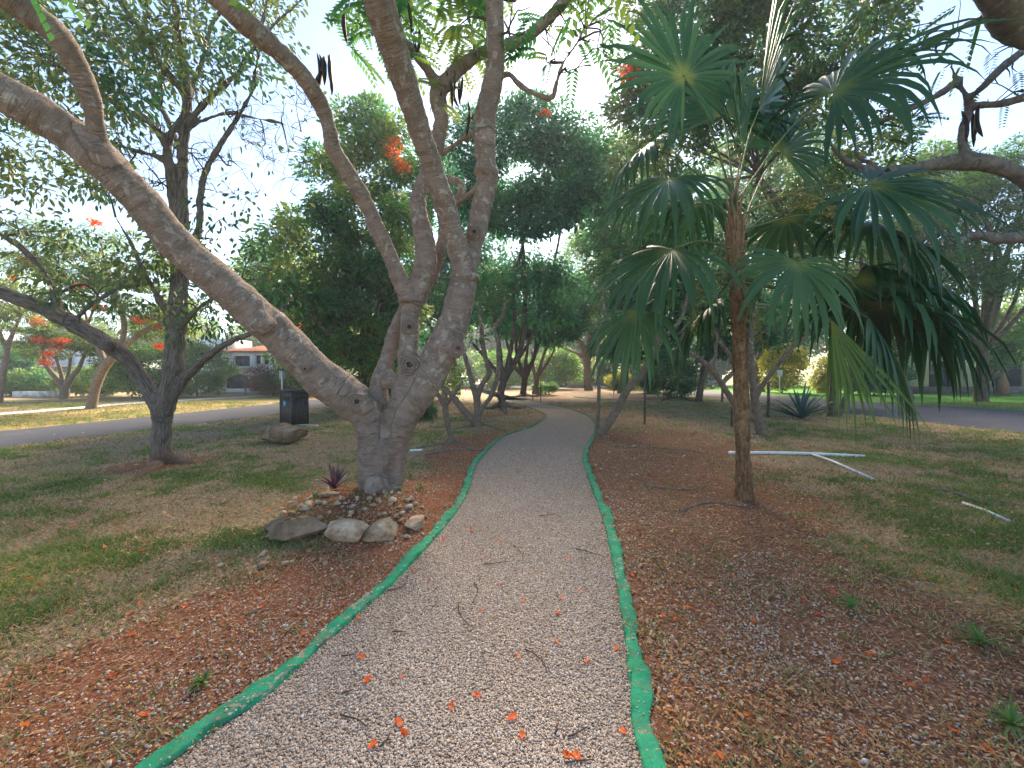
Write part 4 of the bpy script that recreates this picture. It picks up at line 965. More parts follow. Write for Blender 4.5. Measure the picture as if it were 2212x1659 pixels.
# ------------------------------------------------------------------ gnarled tree reaching in from the right
rng = np.random.default_rng(24); DR = 6.2
bR = np.array([9.6, 6.6, 0.0])
rt = thing('flame_tree', 'gnarled grey-barked tree reaching into the picture from the right edge', 'tree', bR)
def wl(*r): return catmull(np.array(r, float), 6)
pj = P(2212, 388, DR)
right = [
 wl([9.6, 6.6, -0.1, 0.42], [9.6, 6.6, 0.8, 0.34], [9.5, 6.5, 2.0, 0.31], [9.4, 6.4, 3.1, 0.30]),
 np.concatenate([wl([9.4, 6.4, 2.9, 0.2], [8.9, 6.3, 3.6, 0.19], [8.4, 6.25, 4.25, 0.17], [*P(2240, 410, DR), 0.16])[:-1],
  limb([(2240, 410, DR, 23), (2200, 378, DR, 21), (2150, 358, DR, 20), (2105, 350, DR, 21), (2060, 350, DR, 17), (2000, 358, DR, 12), (1945, 368, DR, 11), (1890, 370, DR, 11), (1845, 358, DR, 9.5), (1812, 335, DR, 8), (1795, 310, DR, 6), (1782, 285, DR, 3.5)])]),
 limb([(2095, 350, DR, 18), (2080, 315, DR, 14), (2080, 280, DR, 11.5), (2092, 240, DR, 11), (2086, 205, DR, 9), (2065, 175, DR, 8), (2058, 150, DR, 6), (2040, 110, DR, 4)]),
 limb([(2090, 230, DR, 9), (2125, 226, DR - .1, 8.5), (2170, 222, DR - .2, 9), (2225, 205, DR - .3, 9), (2300, 180, DR - .3, 8)]),
 limb([(2088, 215, DR, 7), (2120, 190, DR - .2, 8), (2160, 150, DR - .3, 8.5), (2212, 108, DR - .4, 9), (2280, 60, DR - .5, 8)]),
 limb([(2075, 175, DR, 6), (2020, 210, DR, 5.5), (1960, 230, DR + .2, 5), (1880, 240, DR + .4, 3.5)]),
 limb([(1895, 372, DR, 8), (1880, 350, DR, 6), (1862, 345, DR + .1, 6), (1840, 318, DR + .1, 4)]),
 limb([(2075, 170, DR, 7), (1990, 225, DR - .1, 6), (1900, 260, DR - .1, 5), (1800, 290, DR, 3)]),
 wl([9.45, 6.45, 2.4, 0.15], [*P(2290, 515, 6.4), 0.11], [*P(2212, 512, 6.3), 0.095], [*P(2160, 516, 6.3), 0.08], [*P(2110, 508, 6.3), 0.06], [*P(2068, 522, 6.3), 0.03]),
 wl([9.4, 6.4, 3.0, 0.25], [9.2, 6.0, 4.6, 0.22], [8.6, 5.6, 5.9, 0.2], [*P(2225, 60, 4.9), 0.19], [*P(2165, -10, 4.5), 0.17], [*P(2080, -110, 4.2), 0.12]),
 limb([(2212, 30, 5.2, 9), (2120, 40, 5.6, 7), (2020, 90, 5.8, 6), (1920, 140, 6.0, 4)]),
 wl([9.4, 6.5, 3.0, 0.24], [10.2, 7.2, 4.8, 0.2], [11.2, 8.2, 6.4, 0.14]),
]
wood('trunk', right, M['bark_limb'], rt, 0.034, (), 2, 0.014, 6.0)
cl = []
for (x0, x1, y0, y1, d0, d1, n) in ((1840, 2230, 0, 260, 5.4, 7.0, 46), (1700, 2400, -500, -60, 4.2, 7.5, 26), (1780, 2000, 230, 400, 6.0, 6.8, 10)):
    for _ in range(n): cl.append(P(rng.uniform(x0, x1), rng.uniform(y0, y1), rng.uniform(d0, d1)))
cl = np.array(cl); tw = MB(); grow(tw, np.concatenate([l[3:] for l in right[1:]]), cl, rng, 0.022, 0.004, 0.16, 0.03)
tw.build('twigs', M['twig'], rt, True)
ft = MB()
for k, c in enumerate(cl):
    n = rng.integers(0, 2) if k < 46 else rng.integers(3, 8)
    if n: feathers(ft, np.repeat(c[None], n, 0), rng.normal(0, 1, (n, 3)), rng, 0.36)
ft.build('crown', M['leaf_feather'], rt)
seed_pods(rt, [P(2077, 240, DR), P(2110, 230, DR), P(2100, 238, DR + .05), P(2115, 225, DR - .1)], rng, 0.5)

# ------------------------------------------------------------------ frangipanis, saplings and fig trees along the path
def small_tree(name, label, rows_list, barkm, leafm, clumps, per, spread, L, W, seed, voxel=0.02, bumpv=0.008, roots=(), group=None, hexa=True, up=0.6, droop=0.1, tips=True):
    rng = np.random.default_rng(seed); limbs = [limb(r, 5) for r in rows_list]
    base = limbs[0][0, :3].copy(); base[2] = 0
    t = thing(name, label, 'tree', base, group)
    for r in roots: limbs.append(catmull(np.array([[*(G(a, b) + [0, 0, 0.015]), rr] for a, b, rr in r]), 5))
    wood('trunk', limbs, barkm, t, voxel, (), 3, bumpv, 5.0)
    cl = []
    for (x0, x1, y0, y1, d0, d1, n) in clumps:
        for _ in range(n):
            aa, rr_ = rng.uniform(0, 6.283), rng.uniform(0.05, 1) ** 0.5; cl.append(P((x0 + x1) / 2 + (x1 - x0) * .56 * rr_ * math.cos(aa), (y0 + y1) / 2 + (y1 - y0) * .56 * rr_ * math.sin(aa), rng.uniform(d0, d1)))
    if cl:
        cl = np.array(cl); tw = MB(); grow(tw, np.concatenate([l[len(l) // 2:] for l in limbs[:len(rows_list)]]), cl, rng, 0.03, 0.008)
        tw.build('branches', barkm, t, True)
        lb = MB(); cen = cl.mean(0)
        clump_leaves(lb, cl, cen, rng, per, spread, L, W, hexa, 0.7, droop, up)
        lb.build('crown', leafm, t)
    return t

d = 12.7
small_tree('frangipani_tree', 'pale lichen-spotted tree with crooked stems just left of the path bend', [
  [(1031, 930, d, 12), (1031, 905, d, 8), (1031, 880, d, 7), (1030, 860, d, 8), (1024, 845, d, 6), (1017, 815, d, 5.5), (1006, 775, d, 5), (995, 735, d, 4), (985, 690, d, 3)],
  [(1030, 862, d, 7), (1040, 833, d, 6), (1056, 808, d, 6), (1052, 785, d, 5.5), (1046, 760, d, 5.2), (1042, 730, d, 5), (1039, 700, d, 4.5), (1036, 650, d, 3)],
  [(1034, 895, d, 6), (1046, 876, d - .1, 5), (1060, 857, d - .1, 5.3), (1068, 835, d - .1, 5), (1076, 805, d - .1, 5), (1077, 770, d - .1, 4.7), (1075, 735, d - .1, 4.5), (1068, 708, d - .1, 4.5), (1086, 680, d - .1, 4), (1090, 640, d - .1, 3)],
  [(1026, 912, d, 8), (1005, 890, d, 8), (985, 866, d, 7), (965, 842, d + .1, 5), (940, 825, d + .2, 4)]],
  M['bark_plumeria'], M['leaf_plumeria'], [(950, 1110, 600, 720, 11.8, 13.6, 26)], 26, 0.35, 0.19, 0.06, 41, 0.022, 0.006,
  [[(1028, 918, .10), (1000, 925, .05), (975, 928, .02)], [(1036, 918, .10), (1060, 923, .06), (1098, 933, .03)]])
d = 9.6
small_tree('pruned_sapling', 'thin stubby tree with pale whitewashed foot behind the big tree', [
  [(978, 965, d, 9), (975, 945, d, 7), (968, 922, d, 6.5), (963, 895, d, 7), (962, 870, d, 7), (960, 845, d, 6)],
  [(962, 880, d, 6), (945, 850, d + .1, 5), (930, 828, d + .2, 3.5)], [(963, 875, d, 5), (985, 845, d - .1, 4.5), (1000, 822, d - .1, 3)], [(961, 850, d, 5), (950, 815, d + .1, 3.5), (946, 780, d + .2, 2.5)]],
  M['bark_plumeria'], M['leaf_plumeria'], [(930, 1000, 780, 830, 9.3, 9.9, 5)], 5, 0.15, 0.11, 0.04, 42, 0.018, 0.006,
  [[(977, 955, .07), (950, 972, .04), (915, 978, .018)], [(980, 955, .07), (1010, 962, .04), (1040, 966, .015)]])
d = 10.9
small_tree('frangipani_tree', 'leaning grey stem arching right beside the right kerb bend', [
  [(1292, 950, d, 12), (1298, 935, d, 10), (1315, 913, d, 9.5), (1335, 880, d, 9.5), (1352, 848, d, 8.5), (1366, 828, d, 8.5), (1382, 812, d, 8), (1394, 793, d, 7), (1406, 775, d, 6), (1420, 730, d, 5), (1425, 660, d, 4), (1440, 600, d, 3)],
  [(1405, 778, d, 5), (1430, 735, d + .2, 4.5), (1470, 690, d + .4, 4), (1490, 620, d + .5, 3)]],
  M['bark_plumeria'], M['leaf_plumeria'], [(1290, 1500, 440, 640, 10.2, 12.0, 34)], 22, 0.33, 0.2, 0.065, 43, 0.02, 0.006)
d = 11.3
small_tree('slender_sapling', 'slender white-blotched stem standing straight beside the right kerb', [
  [(1290, 945, d, 5.5), (1291, 915, d, 4.5), (1293, 870, d, 4.5), (1294, 820, d, 4), (1291, 760, d, 4), (1296, 715, d, 3.7), (1304, 670, d, 3.5), (1300, 600, d, 3), (1310, 520, d, 2)]],
  M['bark_plumeria'], M['leaf_plumeria'], [(1270, 1350, 480, 640, 10.8, 11.8, 12)], 18, 0.28, 0.18, 0.06, 44, 0.018, 0.004)
d = 10.9
small_tree('frangipani_tree', 'white-patched branching tree directly behind the fan palm trunk', [
  [(1650, 948, d, 14), (1645, 935, d, 12), (1636, 900, d, 11), (1630, 860, d, 9.5), (1625, 815, d, 8), (1622, 760, d, 7), (1626, 690, d, 6), (1640, 600, d, 4)],
  [(1630, 905, d, 8), (1600, 885, d, 7.5), (1580, 862, d, 7), (1558, 828, d, 7), (1538, 800, d, 6.5), (1514, 778, d, 6), (1485, 757, d, 5), (1460, 725, d, 3)],
  [(1540, 800, d, 5), (1545, 775, d, 4), (1548, 740, d, 3.5), (1560, 690, d, 2.5)],
  [(1630, 862, d, 7), (1650, 828, d - .1, 6), (1675, 795, d - .2, 5.5), (1710, 750, d - .3, 5), (1760, 720, d - .4, 4), (1800, 700, d - .4, 3)],
  [(1560, 828, d, 6), (1590, 790, d + .3, 5.5), (1560, 745, d + .5, 5), (1535, 700, d + .6, 4)]],
  M['bark_plumeria'], M['leaf_plumeria'], [(1460, 1800, 560, 720, 10.0, 12.4, 34)], 22, 0.33, 0.2, 0.065, 45, 0.022, 0.006)
d = 20.6
c0 = P(1130, 370, 21)
small = small_tree('fig_tree', 'tall dark-crowned fig tree with spreading roots at the left of the path bend', [
  [(1088, 886, d, 16), (1085, 872, d, 9), (1082, 850, d, 8), (1086, 828, d, 7.5), (1093, 812, d, 8), (1108, 790, d, 6.5), (1122, 760, d, 6), (1130, 720, d, 5.5), (1135, 640, d, 5), (1130, 540, d, 4), (1120, 440, d, 3)],
  [(1090, 818, d, 7), (1082, 790, d, 5), (1080, 760, d, 4.5), (1070, 700, d, 4), (1050, 600, d, 3.5), (1020, 480, d, 3)],
  [(1093, 812, d, 6), (1098, 780, d, 5), (1108, 730, d, 4.5), (1112, 690, d, 4.2), (1113, 600, d, 3.5), (1150, 450, d, 3)],
  [(1108, 790, d, 5), (1130, 760, d + .3, 4), (1150, 720, d + .6, 3.5), (1190, 600, d + 1, 3), (1220, 450, d + 1, 2.5)],
  [(1086, 826, d, 6), (1070, 800, d + .3, 4.5), (1050, 775, d + .6, 4), (1020, 740, d + .8, 3)]],
  M['bark_ficus'], M['leaf_dark'], [(965, 1290, 235, 490, 18.6, 23.4, 230), (1010, 1250, 560, 710, 19, 23, 60)], 150, 0.8, 0.22, 0.11, 46, 0.035, 0.02,
  [[(1080, 876, .22), (1060, 884, .13), (1040, 885, .06)], [(1092, 876, .22), (1115, 884, .12), (1135, 882, .05)], [(1086, 880, .2), (1090, 890, .1), (1094, 895, .05)]], hexa=False, droop=0.5)
d = 31.0
small_tree('fig_tree', 'spreading fan-stemmed fig tree behind the first fig along the path', [
  [(1130, 860, d, 12), (1130, 850, d, 7.5), (1133, 828, d, 6.5), (1136, 808, d, 6.5), (1148, 785, d, 4.5), (1160, 755, d, 3.5), (1172, 720, d, 3)],
  [(1135, 812, d, 5), (1122, 785, d, 4), (1115, 750, d, 3.5), (1118, 720, d, 3)], [(1136, 810, d, 5), (1136, 780, d, 3.5), (1140, 745, d, 3), (1138, 710, d, 2.6)],
  [(1135, 818, d, 5), (1112, 792, d, 4), (1100, 760, d, 3), (1090, 720, d, 2.6)], [(1138, 812, d, 4.5), (1155, 770, d, 3.2), (1157, 730, d, 2.5)]],
  M['bark_ficus'], M['leaf_dark'], [(1070, 1250, 590, 735, 28, 34, 110)], 140, 0.95, 0.28, 0.14, 47, 0.045, 0.02,
  [[(1130, 854, .25), (1115, 858, .12), (1102, 857, .05)], [(1134, 854, .25), (1150, 857, .12), (1164, 858, .05)]], hexa=False, droop=0.4)
d = 33.0
small_tree('fig_tree', 'pale multi-stemmed fig tree right behind the fan-stemmed one', [
  [(1156, 852, d, 9), (1157, 840, d, 6), (1160, 815, d, 5), (1166, 795, d, 4), (1175, 765, d, 3.2), (1185, 735, d, 2.6)],
  [(1158, 825, d, 4), (1152, 795, d, 3.2), (1150, 760, d, 2.8)], [(1160, 818, d, 4), (1178, 790, d, 3), (1195, 760, d, 2.5), (1205, 730, d, 2)]],
  M['bark_far'], M['leaf_dark'], [(1130, 1260, 640, 740, 31, 36, 60)], 100, 0.95, 0.24, 0.11, 48, 0.045, 0.02, hexa=False)
d = 43.0
small_tree('shade_tree', 'large reddish-trunked tree at the far right end of the path', [
  [(1272, 848, d, 13), (1271, 835, d, 9), (1268, 805, d, 8), (1268, 780, d, 8), (1262, 755, d, 6.5), (1245, 730, d, 5), (1215, 705, d, 4), (1180, 680, d, 3)],
  [(1268, 785, d, 7), (1274, 740, d, 6), (1275, 690, d, 5), (1278, 600, d, 4)], [(1268, 778, d, 5), (1250, 765, d, 3), (1225, 755, d, 2.5), (1205, 748, d, 2)], [(1272, 760, d, 5), (1300, 700, d, 4), (1340, 640, d, 3)]],
  M['bark_far'], M['leaf_dense'], [(1200, 1420, 500, 700, 38, 47, 130), (1300, 1460, 640, 780, 39, 46, 60)], 120, 1.3, 0.30, 0.14, 49, 0.06, 0.03, hexa=False)

# ------------------------------------------------------------------ background trees
def E(px, py, d, rx, rz, ry=None): return (P(px, py, d), (rx, ry or rx * 0.9, rz))
def gb(px, d):                       # ground point in the column of a pixel at a distance
    return np.array([(px - CX) / F * d, d, 0.0])
auto_tree('dense_tree', 'tall dense green tree behind the big forked tree, left of centre', gb(800, 17.5), [E(800, 400, 18, 2.6, 3.4), E(690, 590, 18, 2.9, 2.9), E(800, 640, 18.5, 2.6, 3.0), E(740, 770, 18, 2.6, 1.3)],
          M['leaf_dense'], M['bark_ficus'], 330, 120, 0.6, 0.15, 0.07, 0.26, 61, blossoms=[(P(845, 330, 16.4), 0.5), (P(865, 360, 16.3), 0.45), (P(850, 305, 16.6), 0.3)])
auto_tree('dense_tree', 'broad leafy tree behind the fan palm, its crown filling the upper right', gb(1800, 15.6), [E(1420, 290, 16, 2.0, 3.2), E(1590, 150, 16, 3.0, 3.0), E(1770, 300, 16, 2.6, 2.6), E(1700, 520, 16.5, 2.8, 2.2), E(1480, 60, 15, 2.4, 2.2), E(1800, 20, 14, 2.6, 2.2)],
          M['leaf_left'], M['bark_ficus'], 330, 105, 0.6, 0.15, 0.068, 0.24, 62, stems=[limb([(1797, 908, 15.8, 13), (1797, 880, 15.8, 10), (1802, 830, 15.8, 9), (1800, 740, 15.8, 8), (1770, 640, 15.8, 7), (1720, 520, 15.8, 6), (1640, 380, 16, 5)]), limb([(1806, 905, 15.8, 9), (1822, 870, 15.8, 7), (1840, 820, 15.8, 6), (1860, 720, 15.8, 5.5), (1860, 560, 16, 5), (1820, 380, 16, 4)])],
          blossoms=[(P(1358, 150, 15.0), 0.35), (P(1362, 168, 15.0), 0.3), (P(1175, 245, 19.5), 0.3)], tb=0.05)
auto_tree('dense_tree', 'dark leaning-trunked tree between the path and the right road', gb(1509, 24.6), [E(1450, 600, 24, 4.6, 2.6), E(1380, 720, 25, 3.0, 1.9), E(1600, 700, 25, 4.0, 2.0), E(1400, 480, 22, 3.4, 2.6)],
          M['leaf_dark'], M['bark_ficus'], 260, 120, 0.75, 0.19, 0.085, 0.3, 63, stems=[limb([(1507, 878, 24.6, 12), (1509, 866, 24.6, 8.5), (1514, 835, 24.6, 7.5), (1521, 800, 24.6, 7), (1530, 740, 24.6, 6), (1510, 660, 24.6, 5)])])
auto_tree('rain_tree', 'feathery bright green tree beyond the right road, at the right edge', gb(2120, 24.5), [E(2150, 430, 23, 3.2, 2.2), E(2060, 470, 23, 3.0, 2.4), E(2200, 560, 22, 2.6, 2.0), E(2060, 600, 23, 3.2, 1.6), E(2230, 350, 22, 2.2, 1.2)],
          M['leaf_bright'], M['bark_ficus'], 260, 120, 0.75, 0.16, 0.05, 0.3, 64, up=0.85, flat=0.35)
auto_tree('dense_tree', 'dark tree on the lawn beyond the right road', gb(1960, 27), [E(1930, 590, 26, 3.6, 2.8), E(1990, 420, 27, 3.4, 2.8), E(1880, 700, 26, 3.2, 1.8)], M['leaf_dense'], M['bark_ficus'], 200, 120, 0.8, 0.2, 0.09, 0.3, 65)
auto_tree('street_tree', 'small sunlit tree with dark trunk in front of the cream house', gb(2130, 30), [E(2140, 700, 29, 2.4, 1.0), E(2180, 745, 30, 2.2, 1.1), E(2120, 765, 30, 1.6, 0.8)], M['leaf_bright'], M['bark_ficus'], 90, 110, 0.6, 0.17, 0.08, 0.14, 66)
auto_tree('dense_tree', 'bluish dark tree between the forked tree and the fig, far back', gb(985, 33), [E(960, 480, 33, 5.0, 4.6), E(1010, 620, 33, 4.4, 3.0), E(920, 650, 33, 4.4, 3.4)], M['leaf_dark'], M['bark_ficus'], 170, 110, 1.0, 0.27, 0.13, 0.35, 601)
auto_tree('dense_tree', 'tall far tree behind the leaning grey stem', gb(1345, 36), [E(1340, 420, 36, 5.4, 5.6), E(1420, 560, 36, 5.0, 4.6), E(1320, 640, 36, 4.0, 3.0)], M['leaf_dense'], M['bark_ficus'], 190, 110, 1.05, 0.28, 0.135, 0.4, 602)
auto_tree('dense_tree', 'tall far tree beyond the right road behind the palm', gb(1640, 40), [E(1650, 420, 40, 7.0, 6.0), E(1760, 600, 40, 6.5, 4.0), E(1560, 640, 40, 5.0, 3.4)], M['leaf_dense'], M['bark_ficus'], 200, 110, 1.2, 0.32, 0.15, 0.45, 603)
auto_tree('dense_tree', 'far green tree left of the tall dense one', gb(640, 40), [E(620, 610, 40, 4.6, 3.6), E(690, 700, 38, 4.0, 2.6)], M['leaf_dense'], M['bark_ficus'], 120, 110, 1.1, 0.3, 0.14, 0.35, 604)
# flame trees beyond the left road
auto_tree('flame_tree', 'leaning flame tree with pale trunk on the verge beyond the left road', gb(196, 19.2), [E(235, 560, 19, 3.2, 1.5), E(300, 650, 19.5, 2.4, 1.2), E(150, 600, 19, 2.6, 1.3), E(340, 700, 20, 1.8, 0.8)],
          M['leaf_feather'], M['bark_far'], 170, 100, 0.55, 0.13, 0.045, 0.3, 67, up=0.9, flat=0.35,
          stems=[limb([(196, 892, 19.2, 17), (199, 872, 19.2, 13), (207, 835, 19.2, 12), (220, 800, 19.2, 13), (240, 775, 19.2, 10), (262, 745, 19.2, 8), (268, 700, 19.2, 7), (258, 660, 19.2, 6)]), limb([(250, 765, 19.2, 8), (285, 735, 19, 6.5), (325, 708, 19, 5.5), (365, 695, 19, 4)]), limb([(228, 790, 19.2, 9), (215, 755, 19.4, 7), (190, 700, 19.5, 5)])],
          blossoms=[(P(205, 480, 18.2), 0.25), (P(300, 690, 18.5), 0.3), (P(345, 748, 19), 0.25), (P(340, 705, 19), 0.2), (P(215, 665, 18.5), 0.3), (P(60, 560, 18), 0.3), (P(170, 620, 18), 0.22)], tb=0.1)
auto_tree('flame_tree', 'vase-shaped flame tree with red-orange blossom near the low white wall', gb(139, 27.5), [E(120, 745, 27, 2.6, 0.9), E(190, 735, 27, 2.2, 0.8), E(70, 690, 26, 2.4, 0.8)],
          M['leaf_feather'], M['bark_far'], 110, 90, 0.6, 0.15, 0.05, 0.34, 68, up=0.9, flat=0.35,
          stems=[limb([(139, 868, 27.5, 16), (139, 855, 27.5, 12), (138, 838, 27.5, 11), (120, 815, 27.5, 7), (100, 790, 27.5, 5.5), (92, 760, 27.5, 4)]), limb([(140, 840, 27.5, 10), (155, 815, 27.5, 7), (170, 795, 27.5, 5.5), (185, 760, 27.5, 4)]), limb([(138, 838, 27.5, 7), (130, 800, 27.5, 5), (120, 770, 27.5, 3.5)]), limb([(140, 838, 27.5, 6), (148, 805, 27.5, 4.5), (153, 770, 27.5, 3.5)])],
          blossoms=[(P(98, 783, 25.5), 0.5), (P(103, 765, 25.5), 0.4), (P(118, 750, 25.5), 0.45), (P(125, 738, 25.5), 0.5), (P(140, 737, 25.5), 0.4), (P(84, 735, 25), 0.45), (P(84, 698, 25), 0.45), (P(75, 690, 25), 0.3)], tb=0.15)
auto_tree('flame_tree', 'slim pale-trunked flame tree at the left edge of the picture', gb(-2, 23.5), [E(-20, 690, 23, 2.6, 1.0), E(30, 640, 23, 2.4, 1.0), E(0, 580, 22, 2.4, 1.0)], M['leaf_feather'], M['bark_far'], 90, 60, 0.55, 0.14, 0.045, 0.26, 69, up=0.9, flat=0.35,
          stems=[limb([(-4, 880, 23.5, 12), (0, 850, 23.5, 9), (8, 800, 23.5, 8), (18, 745, 23.5, 7), (30, 715, 23.5, 5), (45, 680, 23.5, 4)]), limb([(15, 760, 23.5, 6), (0, 720, 23.5, 5), (-15, 680, 23.5, 4)])], blossoms=[(P(60, 650, 22), 0.3), (P(30, 600, 22), 0.25)], tb=0.1)
auto_tree('flame_tree', 'orange-flowering tree beside the white house with the red roof', gb(665, 33), [E(660, 760, 33, 2.4, 1.3), E(720, 745, 33, 2.8, 1.4), E(690, 800, 33, 2.4, 1.0)], M['leaf_feather'], M['bark_far'], 120, 90, 0.7, 0.18, 0.06, 0.22, 70, up=0.85, flat=0.4,
          blossoms=[(P(640, 708, 31), 0.7), (P(665, 705, 31), 0.6), (P(625, 700, 31), 0.5), (P(690, 715, 31), 0.5), (P(650, 770, 31), 0.4), (P(615, 745, 31), 0.35)], tb=0.1)
def bush(name, label, px, d, w, h, leafm, seed, n=60, per=130, L=0.16, W=0.075, cat='shrub', group=None, dx=0, depth=None, tb=0.0, spread=0.45):
    b = gb(px, d); rng = np.random.default_rng(seed); t = thing(name, label, cat, b, group)
    cl = ellipsoid_pts(rng, b + [0, 0, h * 0.52], (w / 2 - spread * .5, (depth or w) / 2, h * 0.5 - spread * 0.2), n, 0.5); cl[:, 2] = np.maximum(cl[:, 2], 0.15)
    m = MB(); stem = np.array([[*(b - [0, 0, .05]), 0.06], [*(b + [0, 0, h * .2]), 0.05], [*(b + [0, 0, h * .4]), 0.04]]); m.tube(stem[:, :3], stem[:, 3], 6); grow(m, stem, cl, rng, 0.03, 0.008); m.build('stems', M['bark_ficus'], t, True)
    lb = MB(); clump_leaves(lb, cl, b + [0, 0, h * .3], rng, per, spread, L, W, tb=tb); lb.build('foliage', leafm, t)
    return t
bush('leafy_tree', 'round bright green tree left of the white house', 320, 30, 5.6, 4.0, M['leaf_bright'], 71, 120, 140, 0.19, 0.09, 'tree', spread=0.6)
bush('leafy_tree', 'rounded green tree hiding the left corner of the white house', 425, 31, 4.6, 4.0, M['leaf_bright'], 72, 100, 140, 0.19, 0.09, 'tree', spread=0.6)
bush('shrub', 'reddish flowering bush in front of the white house arch', 590, 32, 4.4, 2.3, M['leaf_redbush'], 73, 80, 120, 0.15, 0.07)
bush('shrub', 'dark green bush behind the dark litter bin', 655, 31, 4.0, 2.6, M['leaf_dense'], 74, 70, 120, 0.16, 0.08)
bush('shrub', 'dark clipped bush behind the low white wall', 75, 31.5, 4.0, 2.0, M['leaf_dense'], 75, 70, 130, 0.16, 0.08)
bush('shrub', 'tall dark bush at the left behind the slim flame tree', 25, 32, 3.6, 4.2, M['leaf_dark'], 76, 80, 130, 0.18, 0.09)
bush('shrub', 'dark hedge bush between the two flame trees on the left', 215, 31, 4.6, 2.2, M['leaf_dense'], 77, 70, 130, 0.17, 0.08)
bush('shrub', 'leafy green bush at the far end of the path', 1205, 47, 6.0, 4.6, M['leaf_bright'], 78, 90, 120, 0.26, 0.12, spread=0.8)
bush('shrub', 'low dark shrub at the foot of the pale fig tree', 1178, 33, 2.2, 1.0, M['leaf_dense'], 79, 30, 90, 0.15, 0.07, spread=0.3)
bush('shrub', 'yellow sunlit shrub beyond the right road, left of the agave', 1690, 37, 4.2, 4.4, M['leaf_sunlit'], 80, 90, 110, 0.2, 0.09, spread=0.6)
bush('shrub', 'yellow sunlit shrub beyond the right road, right of the agave', 1790, 37, 3.4, 3.4, M['leaf_sunlit'], 81, 70, 110, 0.2, 0.09, spread=0.6)
bush('shrub', 'low yellow-green shrub by the far road behind the leaning stem', 1345, 44, 4.0, 1.8, M['leaf_sunlit'], 82, 60, 110, 0.2, 0.09)
bush('shrub', 'yellow-green young shrub under the dark tree by the right road', 1400, 36, 2.4, 1.6, M['leaf_sunlit'], 83, 40, 90, 0.18, 0.08)
bush('shrub', 'dark bush beyond the right road under the hanging fronds', 1880, 33, 5.0, 3.4, M['leaf_dark'], 84, 90, 120, 0.2, 0.09, spread=0.6)
bush('shrub', 'dark leafy bush under the main tree limb, left of the path', 850, 24, 5.0, 2.8, M['leaf_dense'], 85, 90, 120, 0.17, 0.08, spread=0.6)
bush('shrub', 'tangled shrub between the thin stubby tree and the far parked car', 955, 26, 4.0, 2.6, M['leaf_dense'], 86, 60, 80, 0.16, 0.07, spread=0.6)
bush('shrub', 'small strappy green plant on the turf behind the big tree', 918, 14.5, 0.8, 0.6, M['leaf_dark'], 87, 14, 50, 0.2, 0.03, 'plant', spread=0.16)
bush('shrub', 'dark bush closing the view behind the dark parked car', 1500, 62, 12.0, 7.0, M['leaf_dark'], 88, 120, 120, 0.4, 0.18, spread=1.2)
bush('shrub', 'dark bush behind the leaning grey stem', 1330, 52, 6.0, 6.0, M['leaf_dense'], 89, 90, 120, 0.32, 0.15, spread=1.0)

bush('shrub', 'green bush closing the view behind the silver car', 985, 58, 11.0, 5.5, M['leaf_dense'], 92, 100, 110, 0.36, 0.17, spread=1.0)
bush('shrub', 'green thicket behind the fig trees left of the far path', 1085, 50, 8.0, 4.6, M['leaf_bright'], 93, 100, 110, 0.3, 0.14, spread=0.9)
bush('shrub', 'dark thicket left of the dark parked car', 1425, 56, 8.0, 5.0, M['leaf_dense'], 94, 90, 110, 0.34, 0.16, spread=0.9)
bush('shrub', 'dense understorey bush behind the leaning grey stem, near the right road', 1450, 30, 5.5, 3.0, M['leaf_dark'], 95, 90, 110, 0.2, 0.09, spread=0.6)

# a belt of street trees beyond the roads: one built, the others copied
far_spots = [(-62, 58, 1.0), (-50, 62, 1.15), (-40, 64, 0.95), (-30, 60, 1.05), (-21, 66, 1.1), (-13, 70, 1.2), (-4, 74, 1.25), (5, 78, 1.1), (13, 72, 1.2), (22, 70, 1.2), (31, 64, 1.1), (40, 60, 1.15), (50, 55, 1.0), (60, 48, 1.1), (66, 40, 1.0), (-70, 46, 1.1), (-78, 34, 1.0), (72, 28, 1.0)]
rngF = np.random.default_rng(90)
proto = auto_tree('street_tree', 'x', np.array([far_spots[0][0], far_spots[0][1], 0.0]), [((far_spots[0][0], far_spots[0][1], 6.3), (4.6, 4.4, 3.6)), ((far_spots[0][0] + 2, far_spots[0][1] - 1, 4.6), (4.2, 4.0, 2.6))],
                  M['leaf_dense'], M['bark_ficus'], 150, 90, 1.1, 0.34, 0.16, 0.3, 91, group='belt of street trees beyond the roads')
ORD = ['leftmost', 'second from the left', 'third from the left', 'fourth from the left', 'fifth from the left', 'sixth from the left', 'seventh from the left', 'eighth from the left', 'ninth from the left', 'ninth from the right', 'eighth from the right', 'seventh from the right', 'sixth from the right', 'fifth from the right', 'fourth from the right', 'third from the right', 'second from the right', 'rightmost']
rank = np.argsort(np.argsort([math.atan2(a, b) for a, b, _ in far_spots]))
proto['label'] = ORD[rank[0]] + ' street tree in the far belt beyond the roads'
for k, (x, y, s) in enumerate(far_spots[1:]):
    r = proto.copy(); col.objects.link(r); r.location = (x, y, 0); r.scale = (s, s, s * (0.95 + 0.1 * rngF.uniform())); r.rotation_euler = (0, 0, rngF.uniform(0, 6.28))
    r['label'] = ORD[rank[k + 1]] + ' street tree in the far belt beyond the roads'
    for ch in proto.children:
        c = ch.copy(); col.objects.link(c); c.parent = r; c.matrix_parent_inverse = ch.matrix_parent_inverse.copy()

